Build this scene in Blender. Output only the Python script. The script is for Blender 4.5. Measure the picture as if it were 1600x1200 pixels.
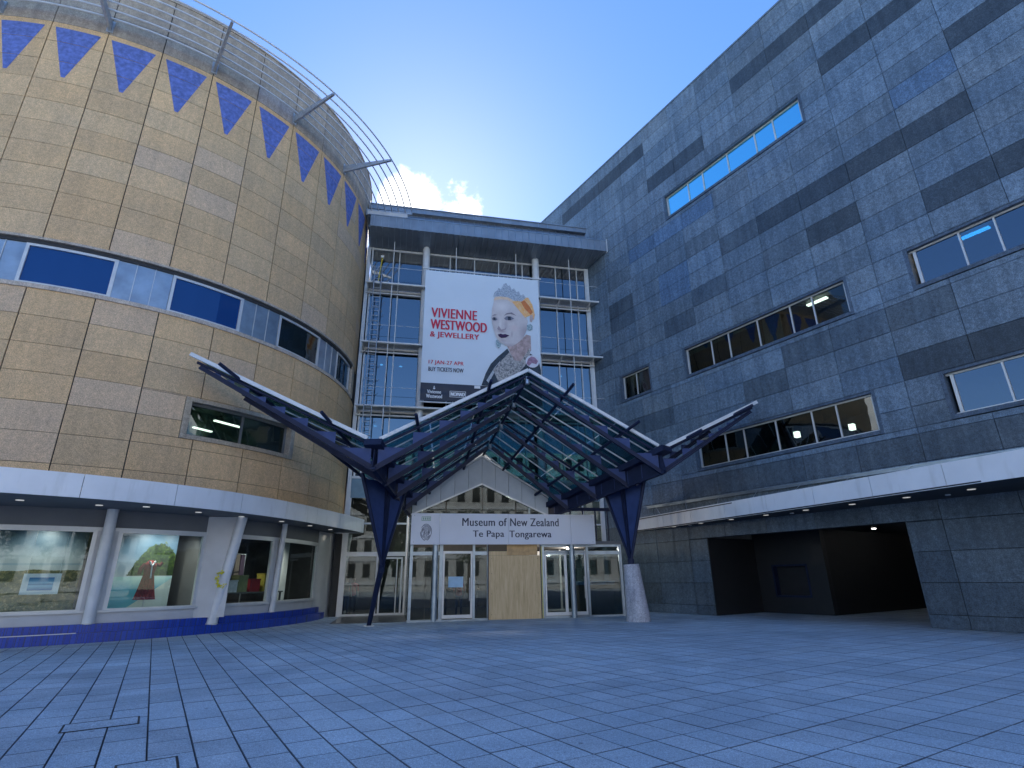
import bpy, bmesh, math, random
from mathutils import Vector, Matrix
random.seed(7)
D2R = math.radians
for o in list(bpy.data.objects): bpy.data.objects.remove(o)
SC = bpy.context.scene
COL = SC.collection

# ------------------------------------------------------------------ camera
FPX, PITCH, ROLL = 850.2, 0.3430, 0.0142
cam = bpy.data.cameras.new('camera'); co = bpy.data.objects.new('camera', cam); COL.objects.link(co)
cam.sensor_width = 36; cam.lens = FPX/1600*36; cam.clip_end = 3000; cam.clip_start = 0.05
_R = Vector((1,0,0)); _U = Vector((0,-math.sin(PITCH),math.cos(PITCH))); _Fw = Vector((0,math.cos(PITCH),math.sin(PITCH)))
cR = _R*math.cos(ROLL)-_U*math.sin(ROLL); cU = _R*math.sin(ROLL)+_U*math.cos(ROLL)
co.matrix_world = Matrix(((cR.x,cU.x,-_Fw.x,0),(cR.y,cU.y,-_Fw.y,0),(cR.z,cU.z,-_Fw.z,1.6),(0,0,0,1)))
SC.camera = co
SC.render.resolution_x, SC.render.resolution_y = 1024, 768
CAM = Vector((0,0,1.6))
def to_px(P):
    d = P-CAM; z = d.dot(_Fw)
    if z < .1: return None
    return 800+FPX*d.dot(cR)/z, 600-FPX*d.dot(cU)/z

# ------------------------------------------------------------------ world, sun, exposure
SUN_EL, SUN_AZ = 36.3, -10.5            # azimuth from +Y towards +X
W = bpy.data.worlds.new('World'); SC.world = W; W.use_nodes = True
wt = W.node_tree; wt.nodes.clear()
def wn_(t, **k):
    n = wt.nodes.new(t)
    for a, b in k.items(): setattr(n, a, b)
    return n
out = wn_('ShaderNodeOutputWorld'); bg = wn_('ShaderNodeBackground')
sky = wn_('ShaderNodeTexSky', sky_type='NISHITA', sun_disc=False)
sky.sun_elevation = D2R(SUN_EL); sky.sun_rotation = D2R(SUN_AZ)
sky.altitude = 50; sky.air_density = 1.0; sky.dust_density = 0.14; sky.ozone_density = 5.0
bg.inputs[1].default_value = 0.15
tc = wn_('ShaderNodeTexCoord')
def cdir(az, el): return (math.sin(D2R(az))*math.cos(D2R(el)), math.cos(D2R(az))*math.cos(D2R(el)), math.sin(D2R(el)))
noi = wn_('ShaderNodeTexNoise'); noi.inputs['Scale'].default_value = 13; noi.inputs['Detail'].default_value = 10; noi.inputs['Roughness'].default_value = .62
wt.links.new(tc.outputs['Generated'], noi.inputs['Vector'])
prev = None
# clouds: (azimuth, elevation, angular radius deg) - scattered cumulus round the sky
for az, el, rad in ((-12,37.0,6.6),(-7.2,35.2,6.4),(-1.0,33.4,4.2),(-45,20,12),(60,18,14),(105,14,11),(215,12,10),(262,15,11),(305,14,12)):
    dot = wn_('ShaderNodeVectorMath', operation='DOT_PRODUCT'); dot.inputs[1].default_value = cdir(az, el)
    wt.links.new(tc.outputs['Generated'], dot.inputs[0])
    ac = wn_('ShaderNodeMath', operation='ARCCOSINE'); wt.links.new(dot.outputs['Value'], ac.inputs[0])
    mr = wn_('ShaderNodeMapRange'); mr.inputs[1].default_value = 0; mr.inputs[2].default_value = D2R(rad); mr.inputs[3].default_value = .68; mr.inputs[4].default_value = 0
    wt.links.new(ac.outputs[0], mr.inputs[0])
    if prev is None: prev = mr.outputs[0]
    else:
        mx = wn_('ShaderNodeMath', operation='MAXIMUM'); wt.links.new(prev, mx.inputs[0]); wt.links.new(mr.outputs[0], mx.inputs[1]); prev = mx.outputs[0]
ad = wn_('ShaderNodeMath', operation='ADD'); wt.links.new(prev, ad.inputs[0]); wt.links.new(noi.outputs['Fac'], ad.inputs[1])
cm = wn_('ShaderNodeMapRange', interpolation_type='SMOOTHSTEP'); cm.inputs[1].default_value = .76; cm.inputs[2].default_value = .98
wt.links.new(ad.outputs[0], cm.inputs[0])
cr_ = wn_('ShaderNodeValToRGB'); cr_.color_ramp.elements[0].color = (5.2,5.3,5.5,1); cr_.color_ramp.elements[1].color = (7.5,7.5,7.4,1)
wt.links.new(noi.outputs['Fac'], cr_.inputs[0])
gam = wn_('ShaderNodeGamma'); gam.inputs[1].default_value = .72; wt.links.new(sky.outputs[0], gam.inputs[0])
hsv = wn_('ShaderNodeHueSaturation'); hsv.inputs['Hue'].default_value = .512; hsv.inputs['Saturation'].default_value = 1.35; hsv.inputs['Value'].default_value = .96; wt.links.new(gam.outputs[0], hsv.inputs['Color'])
mixc = wn_('ShaderNodeMixRGB'); wt.links.new(cm.outputs[0], mixc.inputs[0]); wt.links.new(hsv.outputs[0], mixc.inputs[1]); wt.links.new(cr_.outputs[0], mixc.inputs[2])
wt.links.new(mixc.outputs[0], bg.inputs[0]); wt.links.new(bg.outputs[0], out.inputs[0])
sd = bpy.data.lights.new('sun', 'SUN'); sd.energy = 5.0; sd.angle = D2R(.5); sd.color = (1,.95,.87)
so = bpy.data.objects.new('sun', sd); COL.objects.link(so)
so.rotation_euler = (-Vector(cdir(SUN_AZ, SUN_EL))).to_track_quat('-Z','Y').to_euler(); so.location = (0,60,60)
SC.view_settings.view_transform = 'Standard'; SC.view_settings.look = 'None'; SC.view_settings.gamma = 1
SC.view_settings.use_curve_mapping = False
SC.view_settings.exposure = 1.58
SC.render.engine = 'CYCLES'
cy = SC.cycles; cy.max_bounces = 5; cy.diffuse_bounces = 2; cy.glossy_bounces = 3; cy.transmission_bounces = 3; cy.transparent_max_bounces = 12
cy.caustics_reflective = False; cy.caustics_refractive = False; cy.sample_clamp_indirect = 4

# ------------------------------------------------------------------ frames of the place (metres)
AZW = -0.5581; DW = 20.45
wn = Vector((math.cos(AZW),-math.sin(AZW),0)); wd = Vector((math.sin(AZW),math.cos(AZW),0))
fe = Vector((math.sin(D2R(78)),math.cos(D2R(78)),0)); fm = Vector((-fe.y,fe.x,0))
DX, DY, DR = -19.528, 25.441, 11.2286
def fr(x, y, o): return Matrix(((x.x,y.x,0,o.x),(x.y,y.y,0,o.y),(0,0,1,o.z),(0,0,0,1)))
FR = {'G':Matrix.Identity(4), 'W':fr(wd,-wn,wn*DW), 'F':fr(fe,fm,Vector((0,0,0))), 'D':Matrix.Translation((DX,DY,0))}
# W: x = along dark wall (away from camera), y = out of the wall, z.  F: x = along glass front, y = depth, z.  D: drum centre.

# ------------------------------------------------------------------ object helpers
BASE = {}
def props(o, label=None, cat=None, group=None, kind=None):
    if label: o['label'] = label
    if cat: o['category'] = cat
    if group: o['group'] = group
    if kind: o['kind'] = kind
def thing(name, label, cat, frame='G', base=(0,0,0), group=None, kind=None):
    o = bpy.data.objects.new(name, None); COL.objects.link(o); o.empty_display_size = .3
    o.matrix_world = FR[frame] @ Matrix.Translation(base); BASE[o.name] = Vector(base)
    props(o, label, cat, group, kind); return o
class MB:
    def __init__(s): s.ch = []; s.v = []; s.f = []; s.m = []; s.cm = 0; s.smooth = []
    def add(s, vs, fs, sm=False):
        s.ch.append((list(vs), list(fs))); n = len(s.v); s.v += [tuple(v) for v in vs]
        for f in fs: s.f.append([n+i for i in f]); s.m.append(s.cm); s.smooth.append(sm)
        return s
    def box(s, x0, x1, y0, y1, z0, z1):
        return s.add([(x0,y0,z0),(x1,y0,z0),(x1,y1,z0),(x0,y1,z0),(x0,y0,z1),(x1,y0,z1),(x1,y1,z1),(x0,y1,z1)],
              [(0,3,2,1),(4,5,6,7),(0,1,5,4),(1,2,6,5),(2,3,7,6),(3,0,4,7)])
    def obox(s, p, q, up, w, h):       # bar from p to q, w wide sideways, h along up
        p, q, up = Vector(p), Vector(q), Vector(up).normalized(); d = (q-p).normalized(); sd_ = d.cross(up).normalized(); up = sd_.cross(d)
        vs = []
        for c in (p, q):
            for a, b in ((-1,-1),(1,-1),(1,1),(-1,1)): vs.append(c+sd_*(a*w/2)+up*(b*h/2))
        return s.add(vs, [(0,1,2,3)[::-1],(4,5,6,7),(0,1,5,4),(1,2,6,5),(2,3,7,6),(3,0,4,7)])
    def prism(s, poly, y0, y1):         # polygon in (x,z) extruded along y
        n = len(poly)
        vs = [(x,y0,z) for x, z in poly]+[(x,y1,z) for x, z in poly]
        return s.add(vs, [list(range(n)), list(range(2*n-1,n-1,-1))]+[(i,n+i,n+(i+1)%n,(i+1)%n) for i in range(n)])
    def hprism(s, poly, z0, z1):        # polygon in (x,y) extruded along z
        n = len(poly)
        vs = [(x,y,z0) for x, y in poly]+[(x,y,z1) for x, y in poly]
        return s.add(vs, [list(range(n-1,-1,-1)), list(range(n,2*n))]+[(i,(i+1)%n,n+(i+1)%n,n+i) for i in range(n)])
    def slab(s, pts, thick, nrm):       # polygon of 3D pts with thickness along nrm
        n = len(pts); t = Vector(nrm).normalized()*thick
        vs = [Vector(p) for p in pts]+[Vector(p)+t for p in pts]
        return s.add(vs, [list(range(n)), list(range(2*n-1,n-1,-1))]+[(i,n+i,n+(i+1)%n,(i+1)%n) for i in range(n)])
    def path(s, pts, r, n=8, closed=False, caps=True):
        pts = [Vector(p) for p in pts]; rings = []; prevu = None
        for i, p in enumerate(pts):
            if i == 0: d = pts[1]-p
            elif i == len(pts)-1: d = p-pts[i-1]
            else: d = (pts[i+1]-pts[i-1])
            d.normalize()
            u = prevu if prevu is not None else (Vector((0,0,1)) if abs(d.z) < .9 else Vector((1,0,0)))
            u = (u-d*u.dot(d)).normalized(); w = d.cross(u); prevu = u
            rr = r[i] if isinstance(r, (list,tuple)) else r
            rings.append([p+u*(rr*math.cos(2*math.pi*k/n))+w*(rr*math.sin(2*math.pi*k/n)) for k in range(n)])
        vs = [v for g in rings for v in g]; fs = []
        for i in range(len(pts)-1):
            for k in range(n): fs.append((i*n+k, i*n+(k+1)%n, (i+1)*n+(k+1)%n, (i+1)*n+k))
        s.add(vs, fs, True)
        if caps:
            s.add(rings[0], [list(range(n))[::-1]]); s.add(rings[-1], [list(range(n))])
        return s
    def tube(s, p, q, r, n=8, r2=None): return s.path([p,q], [r, r if r2 is None else r2], n)
    def arc(s, p0, p1, r0, r1, z0, z1, n=4):   # ring sector about the drum axis, degrees
        vs = []
        for i in range(n+1):
            a = D2R(p0+(p1-p0)*i/n); c, k = math.cos(a), math.sin(a)
            vs += [(r0*c,r0*k,z0),(r1*c,r1*k,z0),(r1*c,r1*k,z1),(r0*c,r0*k,z1)]
        fs = [(0,1,2,3)[::1],(4*n,4*n+3,4*n+2,4*n+1)]
        for i in range(n):
            b = 4*i
            for k in range(4): fs.append((b+k,b+4+k,b+4+(k+1)%4,b+(k+1)%4))
        return s.add(vs, fs)
    def disc(s, c, r, n=16, nz=-1, h=.02):
        return s.path([Vector(c), Vector(c)+Vector((0,0,nz*h))], r, n)
    def poly(s, pts): return s.add(pts, [list(range(len(pts)))])
    def mesh(s, name, mats, base=(0,0,0)):
        b = Vector(base); me = bpy.data.meshes.new(name)
        me.from_pydata([Vector(v)-b for v in s.v], [], s.f)
        for m in (mats if isinstance(mats, (list,tuple)) else [mats]): me.materials.append(m)
        for p, mi, sm in zip(me.polygons, s.m, s.smooth): p.material_index = mi; p.use_smooth = sm
        bm = bmesh.new(); bm.from_mesh(me); bmesh.ops.recalc_face_normals(bm, faces=bm.faces); bm.to_mesh(me); bm.free()
        return me
def link(name, me, parent=None):
    o = bpy.data.objects.new(name, me); COL.objects.link(o)
    if parent is not None: o.parent = parent; BASE[o.name] = BASE[parent.name]
    return o
def part(name, mb, mats, parent, label=None, color=None):
    o = link(name, mb.mesh(name, mats, BASE[parent.name]), parent)
    if label: o['label'] = label
    if color: o.color = (*color, 1)
    return o
def parts(name, mb, mats, parent):
    for v, f in mb.ch: part(name, MB().add(v, f), mats, parent)
def solo(name, label, cat, mb, mats, frame='G', base=(0,0,0), group=None, kind=None):
    o = link(name, mb.mesh(name, mats, base)); o.matrix_world = FR[frame] @ Matrix.Translation(base); BASE[o.name] = Vector(base)
    props(o, label, cat, group, kind); return o
def B(*a): return MB().box(*a)
def cells_minus(x0, x1, z0, z1, holes):
    """rectangles of [x0,x1]x[z0,z1] left after cutting holes (x0,x1,z0,z1)"""
    hs = [h for h in holes if h[0] < x1-1e-6 and h[1] > x0+1e-6 and h[2] < z1-1e-6 and h[3] > z0+1e-6]
    if not hs: return [(x0,x1,z0,z1)]
    zs = sorted({z0,z1}|{min(max(v,z0),z1) for h in hs for v in h[2:]}); res = []
    for a, b in zip(zs, zs[1:]):
        if b-a < 1e-6: continue
        segs = [(x0,x1)]
        for h in hs:
            if h[2] < b-1e-6 and h[3] > a+1e-6:
                ns = []
                for p, q in segs:
                    if h[0] > p: ns.append((p, min(q,h[0])))
                    if h[1] < q: ns.append((max(p,h[1]), q))
                segs = [t for t in ns if t[1]-t[0] > 1e-6]
        res += [(p,q,a,b) for p, q in segs]
    # merge vertically equal spans
    mg = []
    for r in res:
        for i, m in enumerate(mg):
            if abs(m[0]-r[0]) < 1e-6 and abs(m[1]-r[1]) < 1e-6 and abs(m[3]-r[2]) < 1e-6: mg[i] = (m[0],m[1],m[2],r[3]); break
        else: mg.append(r)
    return mg

# ------------------------------------------------------------------ materials
class T:
    def __init__(s, name):
        s.m = bpy.data.materials.new(name); s.m.use_nodes = True; s.t = s.m.node_tree; s.b = s.t.nodes['Principled BSDF']; s.o = s.t.nodes['Material Output']
    def n(s, typ, ins=None, **k):
        x = s.t.nodes.new('ShaderNode'+typ)
        for a, b in k.items(): setattr(x, a, b)
        for a, b in (ins or {}).items(): s.i(x, a, b)
        return x
    def i(s, node, key, val):
        sk = node.inputs[key]
        if hasattr(val, 'is_linked') or isinstance(val, bpy.types.NodeSocket): s.t.links.new(val, sk)
        else: sk.default_value = val
    def pos(s): return s.n('NewGeometry').outputs['Position']
    def noise(s, scale, detail=4, rough=.55, vec=None, dist=0):
        return s.n('TexNoise', {'Vector':vec if vec is not None else s.pos(), 'Scale':scale, 'Detail':detail, 'Roughness':rough, 'Distortion':dist}).outputs['Fac']
    def ramp(s, fac, stops):
        r = s.n('ValToRGB', {0:fac}); e = r.color_ramp.elements
        while len(e) < len(stops): e.new(.5)
        for el, (p, c) in zip(e, stops): el.position = p; el.color = (*c, 1) if len(c) == 3 else c
        return r.outputs[0]
    def mix(s, fac, a, b, mode='MIX'):
        x = s.n('MixRGB', {0:fac, 1:a, 2:b}, blend_type=mode); return x.outputs[0]
    def math(s, op, a, b=0): return s.n('Math', {0:a, 1:b}, operation=op).outputs[0]
    def bump(s, h, strength=.3, dist=.01):
        s.i(s.b, 'Normal', s.n('Bump', {'Height':h, 'Strength':strength, 'Distance':dist}).outputs[0])
def c4(c): return (*c, 1)
def plain(name, col, rough=.5, metal=0, var=.12, vs=3, bump=0, spec=.5, emit=None, es=0):
    t = T(name)
    f = t.noise(vs, 5)
    lo = tuple(max(0,x*(1-var)) for x in col); hi = tuple(x*(1+var) for x in col)
    t.i(t.b, 'Base Color', t.ramp(f, [(.3,lo),(.7,hi)]))
    t.b.inputs['Metallic'].default_value = metal
    t.i(t.b, 'Roughness', t.math('ADD', t.math('MULTIPLY', t.noise(vs*6, 3), .16), rough-.08))
    t.b.inputs['Specular IOR Level'].default_value = spec
    if bump: t.bump(t.noise(60, 3), bump, .004)
    if emit: t.b.inputs['Emission Color'].default_value = c4(emit); t.b.inputs['Emission Strength'].default_value = es
    return t.m
def stone(name, col, tint, speck=.35, streak=.25, blotch=.2, rough=.85, sp_scale=38, bump=.5, spec=.3, attr=False):
    t = T(name)
    if attr: oc = t.n('Attribute', attribute_name='tone').outputs['Color']
    else: oc = t.n('ObjectInfo').outputs['Color']
    p = t.pos()
    big = t.noise(.9, 3, .6, p); fine = t.noise(sp_scale, 1, .7, p); mid = t.noise(9, 3, .65, p)
    st = t.n('VectorMath', {0:p, 1:(2.6,2.6,.22)}, operation='MULTIPLY').outputs[0]
    stre = t.noise(1.5, 3, .6, st)
    base = t.mix(t.ramp(big, [(.35,(0,0,0)),(.68,(1,1,1))]), c4(col), c4(tint))
    base = t.mix(blotch, base, t.ramp(mid, [(.3,(.35,.35,.35)),(.7,(1.5,1.5,1.5))]), 'MULTIPLY')
    base = t.mix(streak, base, t.ramp(stre, [(.36,(.30,.30,.32)),(.55,(1,1,1)),(.75,(1.35,1.35,1.35))]), 'MULTIPLY')
    base = t.mix(speck, base, t.ramp(fine, [(.34,(.25,.25,.27)),(.5,(1,1,1)),(.68,(1.9,1.9,1.85))]), 'MULTIPLY')
    base = t.mix(1, base, oc, 'MULTIPLY')
    t.i(t.b, 'Base Color', base); t.b.inputs['Specular IOR Level'].default_value = spec
    t.i(t.b, 'Roughness', t.math('ADD', t.math('MULTIPLY', mid, .25), rough-.12))
    t.bump(t.math('ADD', fine, t.math('MULTIPLY', mid, .8)), bump, .006)
    return t.m
def glass(name, tint, refl, rough=.01, body=None, wav=.012, graz=.85):
    """architectural pane: tinted see-through (or dark body) with a mirror coat that grows at grazing angles"""
    t = T(name); t.t.nodes.remove(t.b)
    lw = t.n('LayerWeight', {'Blend':.35}).outputs['Facing']
    p5 = t.math('POWER', lw, 3.0)
    fac = t.math('ADD', refl, t.math('MULTIPLY', p5, (1-refl)*graz))
    gl = t.n('BsdfGlossy', {'Color':(.93,.97,1,1), 'Roughness':rough})
    bmp = t.n('Bump', {'Height':t.noise(.8,2), 'Strength':wav, 'Distance':.4}); t.t.links.new(bmp.outputs[0], gl.inputs['Normal'])
    if body: bd = t.n('BsdfDiffuse', {'Color':c4(body)})
    else: bd = t.n('BsdfTransparent', {'Color':c4(tint)})
    mx = t.n('MixShader', {0:fac}); t.t.links.new(bd.outputs[0], mx.inputs[1]); t.t.links.new(gl.outputs[0], mx.inputs[2])
    t.t.links.new(mx.outputs[0], t.o.inputs['Surface']); return t.m
def emis(name, col, s):
    t = T(name); t.b.inputs['Base Color'].default_value = c4(col); t.b.inputs['Emission Color'].default_value = c4(col); t.b.inputs['Emission Strength'].default_value = s
    t.i(t.b, 'Roughness', t.math('ADD', t.math('MULTIPLY', t.noise(20), .1), .4)); t.m.cycles.emission_sampling = 'NONE'; return t.m
M = {}
M['tan'] = stone('tan_stone', (.72,.485,.265), (.62,.43,.25), speck=.27, streak=.10, blotch=.2)
M['concrete'] = stone('parapet_concrete', (.44,.37,.29), (.37,.32,.27), speck=.3, streak=.22, blotch=.3)
M['dark'] = stone('dark_basalt', (.155,.212,.272), (.112,.165,.225), speck=.42, streak=.32, blotch=.5, rough=.55, bump=.35, spec=.45)
M['dark_attr'] = stone('dark_basalt_far', (.155,.212,.272), (.112,.165,.225), speck=.42, streak=.32, blotch=.5, rough=.55, bump=.35, spec=.45, attr=True)
M['joint'] = plain('joint_shadow_gap', (.02,.021,.023), .9, var=.3)
M['mass'] = plain('rear_wall_render', (.2,.2,.2), .9)
def stained_white():
    t = T('white_panel'); p = t.pos()
    st = t.n('VectorMath', {0:p, 1:(1.9,1.9,.3)}, operation='MULTIPLY').outputs[0]
    b = t.mix(t.ramp(t.noise(1.6, 4, .6, st), [(.30,(.6,.6,.6)),(.46,(0,0,0))]), (.84,.85,.86,1), (.66,.66,.64,1))
    b = t.mix(.5, b, t.ramp(t.noise(.7, 5, .6, p), [(.3,(.8,.8,.8)),(.7,(1.05,1.05,1.05))]), 'MULTIPLY')
    t.i(t.b, 'Base Color', b); t.i(t.b, 'Roughness', t.math('ADD', t.math('MULTIPLY', t.noise(6, 3), .25), .3)); return t.m
M['white'] = stained_white()
M['white2'] = plain('grey_white_panel', (.55,.56,.57), .5, var=.08, vs=1.5)
M['offwhite'] = plain('off_white_aluminium', (.62,.63,.63), .38, metal=.2, var=.06)
M['tubewhite'] = plain('pale_painted_tube', (.66,.68,.70), .35, var=.08)
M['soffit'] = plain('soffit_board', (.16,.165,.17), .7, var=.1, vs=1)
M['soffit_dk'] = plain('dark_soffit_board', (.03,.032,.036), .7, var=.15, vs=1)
M['zinc'] = plain('blue_grey_zinc', (.30,.36,.42), .34, metal=.65, var=.22, vs=1.6)
M['zincroof'] = plain('ribbed_zinc_roof', (.25,.29,.34), .45, metal=.5, var=.18, vs=1.2)
M['navy'] = plain('navy_painted_steel', (.012,.019,.052), .5, var=.2, vs=4, spec=.25)
M['navy2'] = plain('navy_plate_steel', (.04,.065,.17), .5, var=.15, vs=3, spec=.25)
M['black'] = plain('black_rubber', (.012,.012,.014), .6, var=.3)
M['bluepaint'] = plain('blue_wall_paint', (.125,.18,.48), .85, var=.32, vs=7, bump=.5)
M['steel'] = plain('brushed_steel', (.45,.47,.5), .33, metal=.8, var=.1)
M['galv'] = plain('galvanised_bracket', (.42,.45,.48), .45, metal=.5, var=.2, vs=8)
M['coneconc'] = stone('pale_cone_concrete', (.52,.52,.55), (.42,.42,.46), speck=.35, streak=.35, blotch=.3)
M['room'] = plain('room_paint', (.10,.10,.10), .8)
M['roomgreen'] = plain('room_green_paint', (.10,.16,.13), .8)
M['lobby'] = plain('lobby_wall', (.05,.05,.05), .7)
M['blind'] = plain('teal_roller_blind', (.12,.34,.34), .7, var=.1)
M['tube_on'] = emis('strip_light_on', (1,.93,.78), 4)
M['down_on'] = emis('downlight_lens', (.8,.78,.74), .16)
M['pass_on'] = emis('passage_lamp_lens', (1,.97,.92), 6)
M['g_ribbon'] = glass('blue_tinted_glass', (.05,.09,.14), .05, body=(.003,.045,.19), graz=.25)
M['g_front'] = glass('curtain_wall_glass', (.08,.18,.28), .20, wav=.003)
M['g_dark'] = glass('dark_office_glass', (.35,.42,.42), .06)
M['g_open'] = glass('cyan_screen_glass', (.42,.76,.84), .05)
M['g_sky'] = glass('reflective_blue_glass', (.06,.22,.40), .18)
M['g_shop'] = glass('shop_glass', (.88,.94,.93), .022, wav=.002, graz=.45)
M['g_door'] = glass('door_glass', (.56,.63,.64), .03, wav=.0015, graz=.35)
M['g_roof'] = glass('teal_canopy_glass', (.24,.44,.48), .06)
def tile_mat():
    t = T('blue_mosaic_tile'); p = t.pos()
    b = t.n('TexBrick', {'Vector':p, 'Color1':(.012,.045,.36,1), 'Color2':(.02,.07,.45,1), 'Mortar':(.03,.05,.16,1), 'Scale':1.0, 'Mortar Size':.006, 'Brick Width':.1, 'Row Height':.1}, offset=0)
    t.i(t.b, 'Base Color', b.outputs['Color']); t.i(t.b, 'Roughness', t.math('ADD', t.math('MULTIPLY', t.noise(30), .2), .2)); return t.m
M['tile'] = tile_mat()
def paver_mat(name, attr=False):
    t = T(name); p = t.pos()
    oc = t.n('Attribute', attribute_name='tone').outputs['Color'] if attr else t.n('ObjectInfo').outputs['Color']
    fine = t.noise(75, 2, .8, p); mid = t.noise(24, 3, .7, p); big = t.noise(.5, 4, .65, p)
    b = t.mix(t.ramp(big, [(.35,(0,0,0)),(.65,(1,1,1))]), (.42,.485,.53,1), (.50,.56,.60,1))
    b = t.mix(.62, b, t.ramp(fine, [(.36,(.35,.35,.36)),(.5,(1,1,1)),(.64,(1.75,1.75,1.7))]), 'MULTIPLY')
    b = t.mix(.55, b, t.ramp(mid, [(.3,(.5,.5,.52)),(.7,(1.4,1.4,1.4))]), 'MULTIPLY')
    spot = t.ramp(t.n('TexVoronoi', {'Vector':p, 'Scale':1.7}, feature='F1').outputs['Distance'], [(.035,(.35,.35,.36)),(.06,(1,1,1))])
    b = t.mix(.8, b, spot, 'MULTIPLY')
    gum = t.ramp(t.n('TexVoronoi', {'Vector':p, 'Scale':5.5}, feature='F1').outputs['Distance'], [(.05,(.45,.45,.46)),(.085,(1,1,1))])
    b = t.mix(.6, b, gum, 'MULTIPLY')
    wear = t.ramp(t.noise(.16, 5, .7, p, 1.5), [(.38,(.74,.75,.77)),(.52,(1,1,1)),(.66,(1.2,1.19,1.16))])
    b = t.mix(.9, b, wear, 'MULTIPLY')
    b = t.mix(1, b, oc, 'MULTIPLY')
    t.i(t.b, 'Base Color', b); t.i(t.b, 'Roughness', t.math('ADD', t.math('MULTIPLY', mid, .35), .5)); t.b.inputs['Specular IOR Level'].default_value = .35
    t.bump(t.math('ADD', fine, mid), .45, .004); return t.m
M['paver'] = paver_mat('granite_paver'); M['paver_attr'] = paver_mat('granite_paver_far', True)
def ply_mat():
    t = T('plywood_sheet'); p = t.n('TexCoord').outputs['Object']
    q = t.n('VectorMath', {0:p, 1:(9,9,.7)}, operation='MULTIPLY').outputs[0]
    g = t.noise(1.6, 6, .6, q, 1.2)
    b = t.ramp(g, [(.3,(.52,.36,.18)),(.5,(.66,.48,.26)),(.7,(.74,.57,.34))])
    kn = t.ramp(t.n('TexVoronoi', {'Vector':p, 'Scale':1.6}).outputs['Distance'], [(.03,(.25,.12,.05)),(.08,(1,1,1))])
    b = t.mix(.85, b, kn, 'MULTIPLY')
    t.i(t.b, 'Base Color', b); t.b.inputs['Roughness'].default_value = .7; t.bump(g, .15, .003); return t.m
M['ply'] = ply_mat()

M['dirt'] = plain('joint_dirt', (.11,.125,.145), .95, var=.3, vs=8)
# ================================================================== GROUND
g = MB().box(-160,160,-140,140,-.5,-.03)
ground = solo('ground', None, None, g, plain('sand_bed_asphalt', (.022,.022,.025), .95, var=.3), kind='structure')
PW = .405
pav = thing('paving', None, None, 'W', (0,0,0), kind='structure')
rng = random.Random(3)
slabs = []
for i in range(-70, 110):
    n0 = DW - (-1.4 + i*PW)             # y (out of wall) of row edge
    y1 = n0; y0 = n0-PW
    nrow = 20.45-y1; s = -40.2 if nrow > 3.0 else -40.2-.3*(i%2)-.04*rng.random()
    while s < 34:
        L = .6
        slabs.append((s, s+L, y0, y1)); s += L
def slab_geo(mb, s0, s1, y0, y1, dz=0):
    gx = .0052; b = .005
    a0, a1, c0, c1 = s0+gx, s1-gx, y0+gx, y1-gx
    mb.add([(a0,c0,-.035),(a1,c0,-.035),(a1,c1,-.035),(a0,c1,-.035),(a0,c0,-b+dz),(a1,c0,-b+dz),(a1,c1,-b+dz),(a0,c1,-b+dz),(a0+b,c0+b,dz),(a1-b,c0+b,dz),(a1-b,c1-b,dz),(a0+b,c1-b,dz)],
           [(8,9,10,11)])
    n = len(mb.v)-12; mb.cm = 1
    for f in [(0,1,5,4),(1,2,6,5),(2,3,7,6),(3,0,4,7),(4,5,9,8),(5,6,10,9),(6,7,11,10),(7,4,8,11)]: mb.f.append([n+i for i in f]); mb.m.append(1); mb.smooth.append(False)
    mb.cm = 0
vis = []; rest = []
for sl in slabs:
    c = FR['W'] @ Vector(((sl[0]+sl[1])/2, (sl[2]+sl[3])/2, 0)); q = to_px(c)
    if q and -60 < q[0] < 1660 and q[1] < 1260: vis.append((c.length, sl))
    elif c.length < 48: rest.append(sl)
vis.sort(key=lambda t: t[0]); near, far = vis[:296], [t[1] for t in vis[296:]]+rest
pcache = {}
def tonev(r, a=.09):
    v = 1+(r.random()-.5)*2*a; h = (r.random()-.5)*.05
    return (v*(1+h), v, v*(1-h*.6))
for _, sl in near:
    L = round(sl[1]-sl[0],3)
    if L not in pcache:
        mb = MB(); slab_geo(mb, -L/2, L/2, -PW/2, PW/2); pcache[L] = mb.mesh('paver', [M['paver'],M['dirt']])
    o = link('paver', pcache[L], pav); o.location = ((sl[0]+sl[1])/2, (sl[2]+sl[3])/2, (rng.random()-.5)*.004)
    o.rotation_euler = ((rng.random()-.5)*.004,(rng.random()-.5)*.004,0); o.color = (*tonev(rng), 1)
mb = MB(); tones = []
for sl in far:
    slab_geo(mb, *sl, (rng.random()-.5)*.003); tones.append(tonev(rng))
fo = part('paver_field', mb, [M['paver_attr'],M['dirt']], pav); fo['kind'] = 'stuff'
ca = fo.data.color_attributes.new('tone', 'FLOAT_COLOR', 'POINT'); arr = []
for tn in tones: arr += [*tn, 1]*12
ca.data.foreach_set('color', arr)
# service covers let into the paving: recessed dark frames round paver lids
for (s0, s1, y0, y1), lab in (((8.85,9.32,20.45-.13,20.45+.65),'larger dark-edged service cover set into the paving at left'),((6.55,7.05,20.45-.48,20.45+.03),'dark-edged service cover at the very bottom edge of the picture')):
    t = thing('service_cover', lab, 'manhole cover', 'W', (s0,y0,0), 'service covers in the paving')
    f = MB()
    for bx in ((s0,s1,y0,y0+.022),(s0,s1,y1-.022,y1),(s0,s0+.022,y0+.0221,y1-.0221),(s1-.022,s1,y0+.0221,y1-.0221)): f.box(*bx, -.004, .006)
    part('frame', f, M['black'], t); part('lid', B(s0+.023,s1-.023,y0+.023,y1-.023,-.004,.0045), M['paver'], t)

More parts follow.
